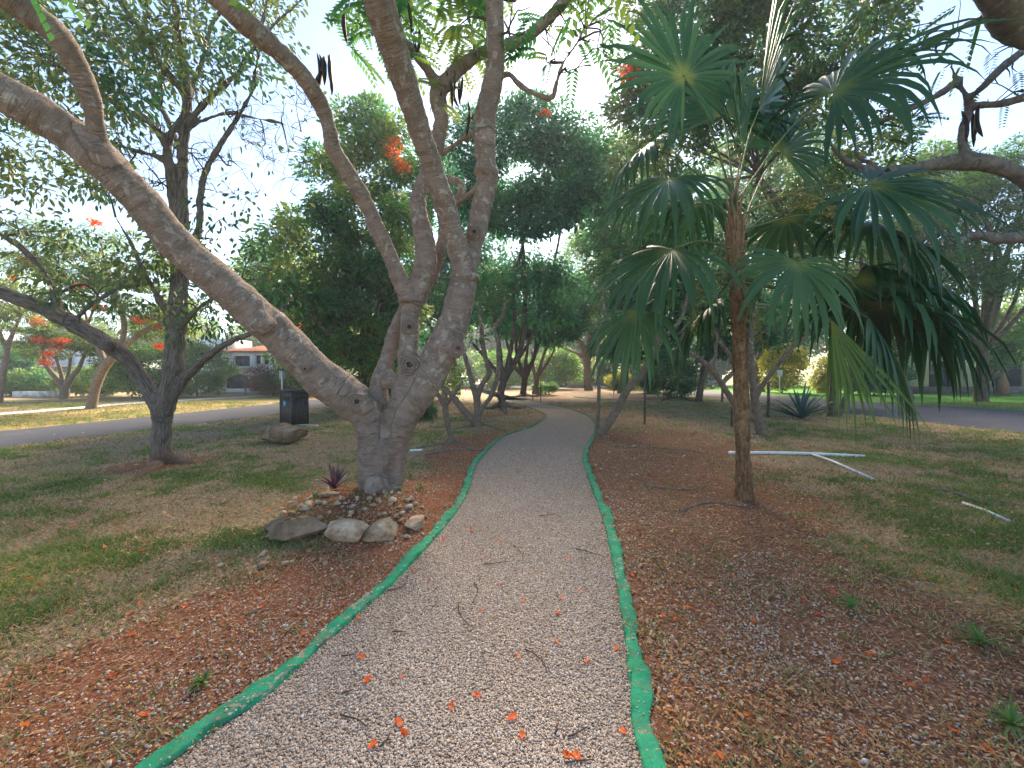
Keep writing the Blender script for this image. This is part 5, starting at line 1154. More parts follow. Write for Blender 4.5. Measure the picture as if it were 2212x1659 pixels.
# ------------------------------------------------------------------ houses
M['white_wall'] = simple('white_plaster', (0.72, 0.72, 0.72), 0.9, 0.2, 0.08, 1.2)
M['cream_wall'] = simple('cream_plaster', (0.52, 0.46, 0.34), 0.9, 0.2, 0.1, 1.2)
M['stone_base'] = simple('dark_stone', (0.12, 0.11, 0.10), 0.9, 0.2, 0.4, 5.0)
M['glass'] = simple('dark_window_glass', (0.03, 0.035, 0.045), 0.12, 0.6, 0.1, 2.0, 0.0, 0.0)
M['frame'] = simple('white_window_frame', (0.7, 0.7, 0.7), 0.5)
M['tile'] = simple('terracotta_roof', (0.36, 0.14, 0.08), 0.8, 0.2, 0.3, 4.0)
M['dark_metal'] = simple('dark_metal', (0.03, 0.03, 0.032), 0.5, 0.4)
def wall_open(m, x0, x1, z0, z1, y, th, openings, rot=None):
    """wall slab in the x-z plane with real openings (cx, width, sill, spring, rise)"""
    xs = {x0, x1}
    for cx, w, zs, sp, rise in openings:
        for k in range(13): xs.add(cx - w / 2 + w * k / 12)
    xs = sorted(xs)
    for a, b in zip(xs[:-1], xs[1:]):
        if b - a < 1e-4: continue
        mid = (a + b) / 2; segs = [(z0, z1)]
        for cx, w, zs, sp, rise in openings:
            if abs(mid - cx) < w / 2:
                tp = sp + rise * math.sqrt(max(0, 1 - ((mid - cx) / (w / 2)) ** 2)); ns = []
                for s0, s1 in segs:
                    if zs > s0: ns.append((s0, min(s1, zs)))
                    if tp < s1: ns.append((max(s0, tp), s1))
                segs = ns
        for s0, s1 in segs:
            if s1 - s0 > 1e-3: m.box(((a + b) / 2, y, (s0 + s1) / 2), (b - a, th, s1 - s0))
def tiled_roof(x0, x1, y0, y1, z0, z1, inset, name, parent):
    m = MB(); v = np.array([[x0, y0, z0], [x1, y0, z0], [x1, y1, z0], [x0, y1, z0], [x0 + inset, (y0 + y1) / 2, z1], [x1 - inset, (y0 + y1) / 2, z1]], float)
    m.add(v, [np.array([[0, 1, 5, 4], [2, 3, 4, 5]]), np.array([[1, 2, 5], [3, 0, 4]]), np.array([[3, 2, 1, 0]])])
    n = int((x1 - x0) / 0.28)
    for k in range(n):
        fx = (k + 0.5) / n; a = np.array([x0 + (x1 - x0) * fx, y0 - 0.03, z0 + 0.02]); tx = x0 + inset + (x1 - x0 - 2 * inset) * fx; b = np.array([tx, (y0 + y1) / 2, z1 + 0.02])
        m.tube(np.array([a, b]), 0.09, 5, False)
    return m.build(name, M['tile'], parent, True)
YH = 38.0; sx = YH / F
def hx(px): return (px - CX) * sx
def hz(py): return HC + (810 - py) * sx
hw_ = thing('white_house', 'white two-storey house with red tiled roof and dark arched window across the left road', 'house', (hx(560), YH + 3, 0))
m = MB(); wall_open(m, hx(420), hx(720), 0, hz(793), YH, 0.3, [(hx(515), 2.3, 0.35, 0.95, 0.75), (hx(640), 1.4, 0.9, 1.9, 0.0)]); m.build('wall', M['white_wall'], hw_)
m = MB(); wall_open(m, hx(478), hx(720), hz(793) + 0.003, hz(761), YH, 0.3, [(hx(525), 1.5, hz(792), hz(769), 0.0), (hx(560), 0.5, hz(787), hz(768), 0.0), (hx(577), 0.5, hz(787), hz(768), 0.0), (hx(640), 1.0, hz(787), hz(770), 0.0)]); m.build('wall', M['white_wall'], hw_)
m = MB(); m.box((hx(570), YH + 5.2, 1.9), (12.6, 9.7, 3.75)); m.build('house_body', M['white_wall'], hw_)
m = MB(); m.box((hx(455), YH + 2.2, hz(752) / 2 + 1.2), (2.7, 3.5, hz(733) * 2 - hz(752) - 2.2)); m.build('stair_tower', M['white_wall'], hw_)
tiled_roof(hx(474), hx(728), YH - 0.5, YH + 8, hz(760.5), hz(742), 2.2, 'roof', hw_)
for (cx, w, z0, z1) in ((hx(515), 2.3, 0.35, 1.72), (hx(640), 1.4, 0.9, 1.9), (hx(525), 1.5, hz(792), hz(769)), (hx(560), 0.5, hz(787), hz(768)), (hx(577), 0.5, hz(787), hz(768)), (hx(640), 1.0, hz(787), hz(770))):
    w_o = MB().box((cx, YH + 0.11, (z0 + z1) / 2), (w, 0.03, z1 - z0)).build('window', M['glass'], hw_)
    f = MB(); f.box((cx, YH + 0.07, (z0 + z1) / 2), (0.05, 0.04, z1 - z0)); f.box((cx, YH + 0.07, (z0 * .4 + z1 * .6)), (w, 0.036, 0.05)); f.build('frame', M['dark_metal'], w_o)
m = MB(); m.box((hx(525), YH - 0.55, hz(794)), (2.4, 0.8, 0.10)); m.build('balcony', M['frame'], hw_)
m = MB()
for k in range(11): m.box((hx(525) - 1.15 + 0.23 * k, YH - 0.93, hz(794) + 0.42), (0.03, 0.03, 0.74))
m.box((hx(525), YH - 0.93, hz(794) + 0.81), (2.4, 0.05, 0.05)); m.build('railing', M['dark_metal'], hw_)
m = MB(); m.box((hx(560), YH - 0.22, hz(793)), (8.0, 0.14, 0.12)); m.build('cornice', M['frame'], hw_)

YL = 40.0; s2 = YL / F
lh = thing('grey_house', 'pale grey modern house half hidden by trees at the far left', 'house', ((60 - CX) * s2, YL + 3, 0))
def lx(px): return (px - CX) * s2
def lz(py): return HC + (810 - py) * s2
m = MB(); wall_open(m, lx(-80), lx(300), 0, lz(792), YL, 0.3, [(lx(100), 4.0, 0.3, 2.0, 0.0), (lx(10), 1.6, 0.8, 2.0, 0)]); m.build('wall', simple('grey_plaster', (0.30, 0.31, 0.33), 0.9), lh)
m = MB(); wall_open(m, lx(-60), lx(150), lz(792) + .003, lz(735), YL + .3, 0.3, [(lx(78), 1.6, lz(790), lz(760), 0.0)]); m.build('wall', M['white_wall'], lh)
m = MB(); m.box((lx(60), YL + 5, 2.2), (14, 9, 4.35)); m.build('house_body', M['white_wall'], lh)
m = MB(); m.box((lx(110), YL - 0.8, lz(791)), (13.0, 2.2, 0.16)); m.build('roof_slab', M['frame'], lh)
m = MB()
for k in range(24): m.box((lx(75) - 1.5 + k * 0.13, YL - 1.5, lz(791) + 0.5), (0.05, 0.04, 0.9))
m.build('railing', M['frame'], lh)
for (cx, w, z0, z1, yy) in ((lx(100), 4.0, 0.3, 2.0, YL + .1), (lx(10), 1.6, .8, 2.0, YL + .1), (lx(78), 1.6, lz(790), lz(760), YL + .4)):
    MB().box((cx, yy, (z0 + z1) / 2), (w, 0.03, z1 - z0)).build('window', M['glass'], lh)

YR = 35.0; s3 = YR / F
def rx_(px): return (px - CX) * s3
def rz_(py): return HC + (810 - py) * s3
ch_ = thing('cream_house', 'cream house with dark arched openings and stone base at the right edge', 'house', (rx_(2120), YR + 3, 0))
m = MB(); wall_open(m, rx_(1960), rx_(2420), 0.62, rz_(735), YR, 0.35, [(rx_(2172), 2.8, 0.62, 2.2, 0.75), (rx_(2030), 2.2, 0.62, 2.2, 0.6), (rx_(2320), 2.8, 0.62, 2.2, 0.75)]); m.build('wall', M['cream_wall'], ch_)
m = MB(); m.box((rx_(2190), YR - 0.06, 0.30), (rx_(2420) - rx_(1960) + 0.1, 0.5, 0.66)); m.build('stone_base', M['stone_base'], ch_)
m = MB(); m.box((rx_(2190), YR + 5, 2.1), (17.6, 9, 4.0)); m.build('house_body', M['cream_wall'], ch_)
tiled_roof(rx_(1945), rx_(2435), YR - 0.5, YR + 9, rz_(735), rz_(735) + 1.6, 2.5, 'roof', ch_)
for cx in (2030, 2172, 2320):
    w_o = MB().box((rx_(cx), YR + 0.13, 1.8), (2.8, 0.04, 2.5)).build('window', M['glass'], ch_)
    f = MB(); f.box((rx_(cx), YR + 0.08, 1.8), (0.07, 0.05, 2.3)); f.box((rx_(cx), YR + 0.08, 2.15), (2.7, 0.045, 0.07)); f.build('frame', M['dark_metal'], w_o)

gw = tag(MB().box((gb(1215, 62)[0], 62, 1.1), (16, 0.5, 2.2)).build('ivy_wall', simple('ivy_wall', (0.05, 0.09, 0.035), 0.9, 0.1, 0.5, 6, 0, 0.8)), 'ivy-green garden wall at the far end of the path', 'wall')
YK = 64.0
kh = thing('garden_house', 'small pink house with tiled roof behind the ivy-green wall', 'house', (gb(1222, YK + 3)[0], YK + 3, 0))
xk = gb(1222, YK)[0]
m = MB(); wall_open(m, xk - 4, xk + 4, 0, 3.2, YK + 1, 0.3, [(xk - 1.5, 1.4, 1, 2.3, 0), (xk + 1.5, 1.4, 1, 2.3, 0)]); m.build('wall', simple('pink_plaster', (0.55, 0.33, 0.26), 0.9), kh)
tiled_roof(xk - 4.5, xk + 4.5, YK + 0.5, YK + 6, 3.2, 4.6, 1.8, 'roof', kh)
for k in (-1.5, 1.5): MB().box((xk + k, YK + 1.1, 1.65), (1.4, 0.03, 1.3)).build('window', M['glass'], kh)
# gatehouse with a flat white roof
xg = gb(1252, 52)[0]
gh = thing('gatehouse', 'tiny gatehouse with flat white roof at the far road', 'hut', (xg, 53, 0))
MB().box((xg, 53, 2.55), (3.2, 2.4, 0.28)).build('roof', M['frame'], gh)
for a, b in ((-1.3, -.9), (1.3, -.9), (-1.3, .9), (1.3, .9)): MB().box((xg + a, 53 + b, 1.2), (0.16, 0.16, 2.42)).build('post', M['cream_wall'], gh)
MB().box((xg, 53.3, 0.55), (2.2, 1.2, 1.1)).build('counter', M['cream_wall'], gh)

tag(MB().box((gb(80, 29)[0], 29, 0.22), (3.3, 0.2, 0.46)).build('low_wall', simple('weathered_white_wall', (0.5, 0.5, 0.48), 0.95, 0.1, 0.4, 3)), 'low weathered white wall behind the vase-shaped flame tree', 'wall')
xw = gb(1461, 46)[0]
tag(MB().box((xw, 46, 0.7), (1.9, 0.3, 1.4)).build('gate_pillar', simple('ochre_plaster', (0.46, 0.36, 0.2), 0.9)), 'ochre gate pillar left of the dark parked car', 'wall')

# ------------------------------------------------------------------ cars
def car(label, loc, rz, paint, suv):
    t = thing('parked_car', label, 'car', loc); t.rotation_euler = (0, 0, 0)
    L, W_, H1, H2 = (4.6, 1.85, 0.98, 1.78) if suv else (4.4, 1.75, 0.84, 1.44)
    def T(p):
        p = np.asarray(p, float); ca, sa = math.cos(rz), math.sin(rz)
        return np.stack([p[..., 0] * ca - p[..., 1] * sa + loc[0], p[..., 0] * sa + p[..., 1] * ca + loc[1], p[..., 2] + loc[2]], -1)
    def loft(profile, half, name, mat, tuck=0.92):
        pr = np.array(profile); n = len(pr); rows = [np.column_stack([pr[:, 0], np.full(n, y * half), pr[:, 1] if abs(y) < 0.99 else pr[:, 1] * 0.985 + 0.01]) * ([tuck, 1, 1] if abs(y) > 0.99 else [1, 1, 1]) for y in (-1, -0.9, 0.9, 1)]
        v = T(np.concatenate(rows)); f = []
        for r in range(3):
            for k in range(n): f.append([r * n + k, r * n + (k + 1) % n, (r + 1) * n + (k + 1) % n, (r + 1) * n + k])
        m = MB().add(v, [np.array(f), np.arange(n)[::-1][None], (np.arange(n) + 3 * n)[None]]); return m.build(name, mat, t)
    h = L / 2
    loft([(-h, 0.32), (-h, H1 * .72), (-h + .12, H1 * .95), (-h + .8, H1), (h - 1.3, H1), (h - .25, H1 * .82), (h, H1 * .66), (h, 0.3), (h - .3, 0.22), (-h + .3, 0.22)], W_ / 2, 'body', paint, 0.985)
    b0 = -h + (0.12 if suv else 0.55)
    cab = loft([(b0, H1), (b0 + .3, H2 - .06), (b0 + .7, H2), (h - 2.2, H2 - .03), (h - 1.35, H1)], W_ / 2 * .86, 'cabin', paint, 0.97)
    for sgn in (-1, 1):
        m = MB(); y = sgn * (W_ / 2 * .86 + 0.004)
        for xa, xb in ((b0 + .42, b0 + 1.25), (b0 + 1.33, h - 2.1)):
            m = MB(); m.add(T(np.array([[xa, y, H1 + .04], [xb + .25 if xb > h - 2.2 else xb, y, H1 + .04], [xb, y * .995, H2 - .12], [xa + .1, y * .995, H2 - .12]])), np.array([[0, 1, 2, 3]])); m.build('window', M['glass'], t)
    for x0, x1, nm in ((h - 1.33, h - 2.14, 'windscreen'), (b0 - .01, b0 + .26, 'rear_window')):
        w = W_ / 2 * .74; MB().add(T(np.array([[x0 + .012, -w, H1 + .06], [x0 + .012, w, H1 + .06], [x1 + .012, w * .93, H2 - .12], [x1 + .012, -w * .93, H2 - .12]])), np.array([[0, 1, 2, 3]])).build(nm, M['glass'], t)
    for xx in (-h + .85, h - .9):
        for sgn in (-1, 1):
            c = np.array([xx, sgn * (W_ / 2 - .1), 0.33]); pts = T(np.array([c - [0, .11, 0], c - [0, .09, 0], c + [0, .09, 0], c + [0, .11, 0]]))
            w = MB().tube(pts, [.27, .33, .33, .27], 18).build('wheel', M['dark_metal'], t, True)
            MB().tube(T(np.array([c - [0, .115, 0], c + [0, .115, 0]])), .17, 12).build('rim', M['frame'], w)
    for sgn in (-1, 1):
        MB().box(T(np.array([h - .06, sgn * W_ * .36, H1 * .72])), (.16, .34, .14), rz).build('headlight', M['frame'], t)
        MB().box(T(np.array([-h + .04, sgn * W_ * .38, H1 * .75])), (.1, .24, .2), rz).build('tail_light', simple('tail_light', (.3, .02, .02), .3), t)
    return t
pc = gb(1506, 48)
car('black off-road car parked beyond the right road behind the trees', (pc[0], 48, 0.0), math.radians(8), simple('black_car_paint', (0.012, 0.012, 0.014), 0.2, 0.6, 0.1, 3, 0, 0), True)
pc = gb(1000, 49)
car('silver car seen between the stems, left of the path', (pc[0], 49.0, 0.01), math.radians(100), simple('silver_car_paint', (0.5, 0.52, 0.55), 0.25, 0.5, 0.05, 3, 0.3, 0), False)
pc = gb(1236, 55)
car('pale blue car half hidden behind the pale fig tree', (pc[0], 55, 0.01), math.radians(5), simple('blue_car_paint', (0.35, 0.42, 0.55), 0.25, 0.5, 0.05, 3, 0.2, 0), False)

# ------------------------------------------------------------------ litter bin
bc = G(622, 922); bx_, by_ = bc[0], bc[1]
bn = thing('litter_bin', 'dark brown boxy litter bin with a small teal label beside the left road', 'bin', (bx_, by_ + .25, 0))
RB = math.radians(-31)
t = NT('dark_brown_slats'); o = t.obj()
c = t.ramp(t.noise(t.scale(o, (8, 8, 1.5)), 4, 5, 0.6), [(0.3, (0.040, 0.031, 0.025)), (0.7, (0.075, 0.060, 0.049))])
M['bin'] = t.set(c, 0.6, 0.35, t.bump(t.noise(t.scale(o, (30, 30, 3)), 4, 3), 0.25, 0.006))
def BT(x, y, z):
    ca, sa = math.cos(RB), math.sin(RB); return np.array([bx_ + x * ca - y * sa, by_ + 0.38 + x * sa + y * ca, z])
BW, BD, BH = 0.60, 0.50, 1.08
MB().box(BT(0, 0, BH / 2), (BW - .06, BD - .06, BH - .04), RB).build('bin_body', M['bin'], bn)
for face in range(4):                                      # vertical boards of each face
    nb = 5; span = BW if face % 2 == 0 else BD
    for k in range(nb):
        w = (span - .04) / nb; off = -span / 2 + .02 + w * (k + .5)
        for z0, z1 in ((0.03, 0.80), (0.835, 1.06)):
            if face == 0: p, sz = BT(off, -BD / 2, (z0 + z1) / 2), (w - .004, .035, z1 - z0)
            elif face == 2: p, sz = BT(off, BD / 2, (z0 + z1) / 2), (w - .004, .035, z1 - z0)
            elif face == 1: p, sz = BT(BW / 2, off, (z0 + z1) / 2), (.035, w - .004, z1 - z0)
            else: p, sz = BT(-BW / 2, off, (z0 + z1) / 2), (.035, w - .004, z1 - z0)
            MB().box(p, sz, RB).build('board', M['bin'], bn)
for a, b in ((-1, -1), (1, -1), (-1, 1), (1, 1)): MB().box(BT(a * BW / 2, b * BD / 2, .54), (.06, .06, 1.085), RB).build('corner_post', M['bin'], bn)
MB().box(BT(0, 0, 0.818), (BW + .045, BD + .045, .03), RB).build('band', M['bin'], bn)
lid = MB().box(BT(0, 0, 1.105), (BW + .09, BD + .09, .045), RB).build('lid', M['bin'], bn)
for zz in (0.72, 0.42): MB().box(BT(-BW / 2 - .03, -BD / 2 + .06, zz), (.02, .05, .1), RB).build('hinge', M['dark_metal'], bn)
for zz in (0.72, 0.42): MB().box(BT(BW / 2 + .03, BD / 2 - .06, zz), (.02, .05, .1), RB).build('hinge', M['dark_metal'], bn)
teal = simple('teal_label', (0.02, 0.17, 0.23), 0.5, 0.3, 0.05, 3, 0, 0)
lab = MB().box(BT(-.05, -BD / 2 - .022, 0.70), (.17, .006, .19), RB).build('label', teal, bn)
wl_ = simple('label_print', (0.6, 0.72, 0.74), 0.5, 0.3, 0.05, 3, 0, 0)
def lt(x, z): return BT(-.05 + x, -BD / 2 - .028, 0.70 + z)
a = np.linspace(0, 6.283, 21); m = MB()
m.tube(np.array([lt(.045 * math.cos(q), .022 + .045 * math.sin(q)) for q in a]), .005, 5, False)
m.tube(np.array([lt(-.018, .05), lt(-.005, .02), lt(.02, .012), lt(.03, -.01)]), .006, 5); m.tube(np.array([lt(-.02, .015), lt(-.012, -.005), lt(.012, -.012)]), .006, 5)
m.build('print', wl_, lab)
m = MB()
for zz, w in ((-.045, .05), (-.062, .06), (-.078, .045)): m.tube(np.array([lt(-w, zz), lt(w, zz)]), .003, 4)
m.build('print', wl_, lab)
tag(MB().box((*(G(655, 921)[:2] + [0.1, -0.02]), 0.02), (0.75, 0.18, 0.07), RB + .3).build('concrete_slab', conc), 'thin pale slab lying at the foot of the litter bin', 'slab')

# ------------------------------------------------------------------ stones
t = NT('weathered_boulder'); o = t.obj()
c = t.ramp(t.noise(o, 4, 6, 0.65), [(0.3, (0.10, 0.06, 0.036)), (0.55, (0.27, 0.185, 0.12)), (0.75, (0.42, 0.32, 0.23))])
M['boulder'] = t.set(c, 0.9, 0.2, t.bump(t.noise(o, 14, 6, 0.7), 0.8, 0.04))
t = NT('pale_limestone_rock'); o = t.pos()
c = t.ramp(t.noise(o, 9, 6, 0.65), [(0.30, (0.20, 0.115, 0.06)), (0.5, (0.47, 0.335, 0.215)), (0.70, (0.66, 0.55, 0.42))])
M['rock'] = t.set(c, 0.92, 0.2, t.bump(t.noise(o, 30, 6, 0.7), 0.8, 0.03))
def rock(name, label, cat, c, r, seed, mat, amp=0.35, group=None, res=(18, 12), rz=0.0, facet=True):
    m = MB(); m.blob((0, 0, 0), r, seed, amp, res[0], res[1], 1.5)
    v = m.v[0]
    if facet:                                              # chip flat facets off the lump
        rg = np.random.default_rng(seed)
        for _ in range(16):
            n = unit(rg.normal(0, 1, 3) / np.asarray(r)); lim = rg.uniform(0.5, 0.82) * np.max(v @ n); dd = v @ n - lim; v = v - np.where(dd > 0, dd * 0.97, 0)[:, None] * n
        v = v * (1 + np.array([0.10 * abs(mnoise.noise(Vector(q * 3.2 / max(r) + seed))) + 0.06 * mnoise.noise(Vector(q * 8 / max(r))) + 0.03 * mnoise.noise(Vector(q * 18 / max(r))) - 0.05 for q in v])[:, None])
    v[:, 2] = np.maximum(v[:, 2], -r[2] * 0.55)
    m.v[0] = v; m.bark[0] = v
    o = m.build(name, mat, None, False); o.location = [float(q) for q in c]; o.rotation_euler = (0, 0, rz)
    return tag(o, label, cat, group)
p = G(588, 962)
rock('boulder', 'brown boulder lying on the turf in front of the litter bin', 'boulder', (p[0], p[1] + .35, 0.24), (0.74, 0.46, 0.38), 11, M['boulder'], 0.45, None, (34, 24), -0.1)
mound = lambda x, y: float(gz(np.array([x]), np.array([y]))[0])
big = [(628, 1186, 0.33, 0.20, 0.16, 'long flat brown stone, leftmost in front of the big tree ring'), (737, 1186, 0.30, 0.19, 0.18, 'largest pale rock in the ring in front of the big tree'), (818, 1178, 0.19, 0.13, 0.14, 'blocky pale stone right of the largest ring rock'), (893, 1154, 0.16, 0.11, 0.10, 'flat pale stone in the ring nearest the path kerb'), (588, 1160, 0.18, 0.13, 0.12, 'brown stone tucked behind the long flat one in the ring'),
       (660, 1130, 0.09, 0.07, 0.07, 'rounded ochre stone at the left rim of the mound'), (705, 1105, 0.11, 0.08, 0.07, 'pale stone beside the purple plant')]
for k, (px, py, a, b, c_, lb_) in enumerate(big):
    g = G(px, py); rock('ring_stone', lb_, 'stone', (g[0], g[1] + b * .8, mound(g[0], g[1] + b * .8) + c_ * .30), (a, b, c_ * 0.78), 20 + k * 7, M['boulder'] if k in (0, 4) else M['rock'], 0.4, None, (40, 26), 0.2 if k == 0 else 0.1 * k)
rs = np.random.default_rng(77)
for k in range(150):
    px, py = rs.uniform(610, 925), rs.uniform(1082, 1160)
    if k > 130: px, py = rs.uniform(560, 740), rs.uniform(1100, 1215)
    g = G(px, py, 0.06); s = rs.uniform(0.018, 0.07)
    rock('small_stone', 'small pale stone on the earth mound at the foot of the big tree', 'stone', (g[0], g[1], mound(g[0], g[1]) + s * .3), (s, s * rs.uniform(.6, .9), s * rs.uniform(.5, .8)), 100 + k, M['rock'], 0.4, 'small stones round the big tree', (8, 6), rs.uniform(0, 6))
for k, (px, py) in enumerate(((480, 1226), (515, 1142), (1365, 1030), (1530, 1095), (1825, 1025), (1850, 870), (430, 1075), (1345, 1272), (2100, 1150))):
    g = G(px, py); s = rs.uniform(0.025, 0.05)
    rock('loose_stone', ['loose grey stone on the turf, lower left', 'loose pale stone on the turf left of the stone ring', 'loose stone on soil right of the path bend', 'loose stone by the palm foot', 'loose stone beside the white pipe branch', 'orange-lit chip lying on the right road', 'loose stone below the furrowed tree', 'white stone touching the right kerb', 'loose flat stone on turf at the right'][k], 'stone', (g[0], g[1], mound(g[0], g[1]) + s * .3), (s, s * .7, s * .55), 200 + k, M['rock'], 0.4, None, (9, 7), k)

# ------------------------------------------------------------------ white irrigation pipes, stakes, sign, roots and branches on the ground
pvc = simple('white_pipe', (0.72, 0.74, 0.74), 0.4, 0.4, 0.08, 4, 0, 0)
def pipe(label, pts, r):
    q = np.array([G(a, b) + [0, 0, 0.035 + dz] for a, b, dz in pts]); return tag(MB().tube(q, r, 9).build('pipe', pvc, None, True), label, 'pipe')
pipe('long white plastic pipe lying on the turf behind the palm', [(1575, 983, .01), (1660, 983, .01), (1756, 985, .01), (1868, 990, .0)], 0.032)
pipe('white pipe branching towards the camera from the long one', [(1756, 986.5, .01), (1800, 1001, .0), (1888, 1038, -.02)], 0.022)
pipe('short white pipe piece in the turf at the right edge', [(2080, 1092, .0), (2130, 1110, .0), (2182, 1131, -.01)], 0.016)
pipe('white pipe stub on the turf behind the big tree', [(885, 977, .0), (912, 976, .0)], 0.025)
def stake(label, px, py, h, r, mat, top=None):
    g = G(px, py); return tag(MB().tube(np.array([g - [0, 0, .1], g + [0.01, 0, h * .5], g + [0, 0, h]]), r, 7).build('stake', mat, None, True), label, 'stake')
stake('dark stake left of the palm trunk', 1580, 923, 0.62, 0.035, M['bark_ficus'])
stake('thin stake standing on the litter at the far path bend', 1168, 868, 1.4, 0.03, M['bark_ficus'])
stake('shorter thin stake left of the far bend stake', 1151, 866, 0.9, 0.03, M['bark_ficus'])
stake('thick post beyond the palm, near the right road', 1560, 868, 1.3, 0.07, M['bark_ficus'])
stake('thin post beside the agave', 1659, 902, 1.35, 0.05, M['bark_ficus'])
stake('thin leaning sapling stem in the middle of the litter floor', 1392, 918, 1.7, 0.035, M['bark_ficus'])
sg = thing('sign_post', 'small grey sign on a pale post behind the litter bin', 'sign', gb(609, 17))
g = gb(609, 17); MB().tube(np.array([g, g + [0, 0, 1.75]]), 0.028, 8).build('post', M['frame'], sg, True)
MB().box(g + [0, 0.04, 1.6], (0.27, 0.02, 0.36)).build('sign_plate', simple('sign_back', (0.34, 0.35, 0.34), 0.5, 0.4, 0.1, 4, 0.2), sg)
g = gb(1589 + 12, 30); sg2 = thing('sign_post', 'tiny grey street sign beyond the right road', 'sign', gb(1836 - 230, 30)); g = gb(1606 + 78, 34)
MB().tube(np.array([g, g + [0, 0, 1.9]]), 0.03, 7).build('post', M['frame'], sg2, True); MB().box(g + [0, -.04, 1.75], (0.4, 0.02, 0.5)).build('sign_plate', M['frame'], sg2)
sg2.location = [float(q) for q in g]
for c in sg2.children: c.matrix_parent_inverse = sg2.matrix_basis.inverted()
for k, (px, d) in enumerate(((400, 32.5), (470, 32), (530, 32), (615, 32), (665, 32))):
    g = gb(px, d); tag(MB().tube(np.array([g - [0, 0, .05], g + [0, 0, .5]]), 0.055, 7).build('wooden_post', M['bark_far'], None, True), ['wooden rope post, farthest left by the white house lawn', 'second wooden rope post from the left by the white house lawn', 'middle wooden rope post by the white house lawn', 'fourth wooden rope post from the left by the white house lawn', 'rightmost wooden rope post by the white house lawn'][k], 'post')
rp = MB(); pp = [gb(400, 32.5), gb(470, 32), gb(530, 32), gb(615, 32), gb(665, 32)]
for a_, b_ in zip(pp[:-1], pp[1:]):
    s = np.linspace(0, 1, 9)[:, None]; rp.tube(a_ * (1 - s) + b_ * s + np.array([0, 0, 1.0]) * (0.45 - 0.6 * s * (1 - s)), 0.018, 5, False)
tag(rp.build('rope', M['frame'], None, True), 'pale rope strung between the low wooden posts', 'rope', kind=None)
root_mat = M['bark_far']
def ground_stick(name, label, pts, r, mat, cat, group=None, lift=0.3):
    q = []
    for a, b in pts:
        g = G(a, b); z = mound(g[0], g[1]); ins = bool(in_poly(np.array([g[0]]), np.array([g[1]]), POLY)[0]); q.append([g[0], g[1], (0.007 if ins else z) + r * lift])
    q = catmull(np.array(q), 4); rad = r * np.linspace(1, 0.45, len(q)) * (1 + 0.12 * np.sin(np.arange(len(q)) * 1.7))
    return tag(MB().tube(q, rad, 6).build(name, mat, None, True), label, cat, group)
ground_stick('fallen_branch', 'pale branch lying on soil left of the palm foot', [(1390, 1052), (1430, 1056), (1480, 1060), (1530, 1056)], 0.02, root_mat, 'branch')
ground_stick('fallen_branch', 'long thin dry branch across the soil right of the path', [(1325, 968), (1400, 969), (1470, 973), (1530, 981)], 0.018, root_mat, 'branch')
ground_stick('fallen_branch', 'twisted root lying in front of the palm', [(1470, 1110), (1510, 1090), (1560, 1088), (1620, 1100)], 0.018, M['bark_limb'], 'branch')
ground_stick('fallen_branch', 'brown root ridge in the turf at the right', [(2010, 1060), (2070, 1072), (2120, 1090), (2170, 1096)], 0.03, M['bark_limb'], 'branch')
ground_stick('fallen_branch', 'thin dry branch on turf at the far right', [(2100, 1080), (2160, 1088), (2212, 1096)], 0.02, root_mat, 'branch')
ground_stick('fallen_branch', 'straight stick on turf right of the furrowed tree', [(378, 1030), (410, 1027), (436, 1027)], 0.025, root_mat, 'branch')
ground_stick('fallen_branch', 'pale stick on soil near the left kerb, lower left', [(535, 1328), (575, 1318), (600, 1310)], 0.009, root_mat, 'branch')
ground_stick('fallen_branch', 'dark root across the litter floor near the right bend', [(1430, 866), (1470, 858), (1490, 866), (1508, 866)], 0.07, M['bark_ficus'], 'branch')
ground_stick('fallen_branch', 'long low log across the litter floor beyond the bend', [(1390, 852), (1440, 850), (1520, 853)], 0.10, M['bark_ficus'], 'branch')
for k, pts in enumerate(([(1240, 858), (1300, 862), (1360, 866), (1430, 868)], [(1400, 876), (1450, 880), (1520, 884)], [(900, 970), (950, 962), (1010, 968)], [(920, 985), (980, 975), (1045, 975)], [(930, 955), (955, 962), (975, 958)], [(1440, 905), (1500, 898), (1590, 905)])):
    ground_stick('surface_root', ['surface root crossing the litter beyond the far bend', 'surface root on the litter floor right of the leaning stem', 'surface root crossing behind the thin stubby tree', 'longest surface root in front of the thin stubby tree', 'short root left of the thin stubby tree foot', 'surface root across the dark litter near the agave'][k], pts, 0.035, M['bark_limb'], 'root')
# twigs on the gravel (positions from the photograph)
Z2 = lambda x, y: (737.3 + x / 3, 1106 + y / 3)
twg = [[(860, 465), (885, 510), (860, 580), (845, 600)], [(760, 600), (765, 660), (800, 715), (860, 765)], [(1190, 900), (1250, 930), (1310, 985), (1335, 1050)], [(920, 345), (1000, 338), (1095, 325)], [(1520, 245), (1600, 265), (1720, 300)], [(330, 785), (415, 783)], [(0, 1190), (80, 1160)], [(1385, 1455), (1410, 1355)], [(1470, 1470), (1540, 1440), (1600, 1400)],
       [(1115, 222), (1150, 250), (1178, 295)], [(1280, 30), (1340, 25), (1400, 12)], [(250, 1535), (300, 1480), (320, 1440)], [(0, 1330), (110, 1360), (180, 1420)], [(300, 518), (400, 490), (440, 410)], [(1450, 1640), (1540, 1625), (1640, 1620)], [(0, 945), (60, 935), (110, 915)]]
for k, pts in enumerate(twg):
    ground_stick('dry_twig', 'thin dark dry twig lying on the gravel path', [Z2(*q) for q in pts], 0.0042, M['twig'], 'twig', 'dry twigs on the gravel path', 0.9)

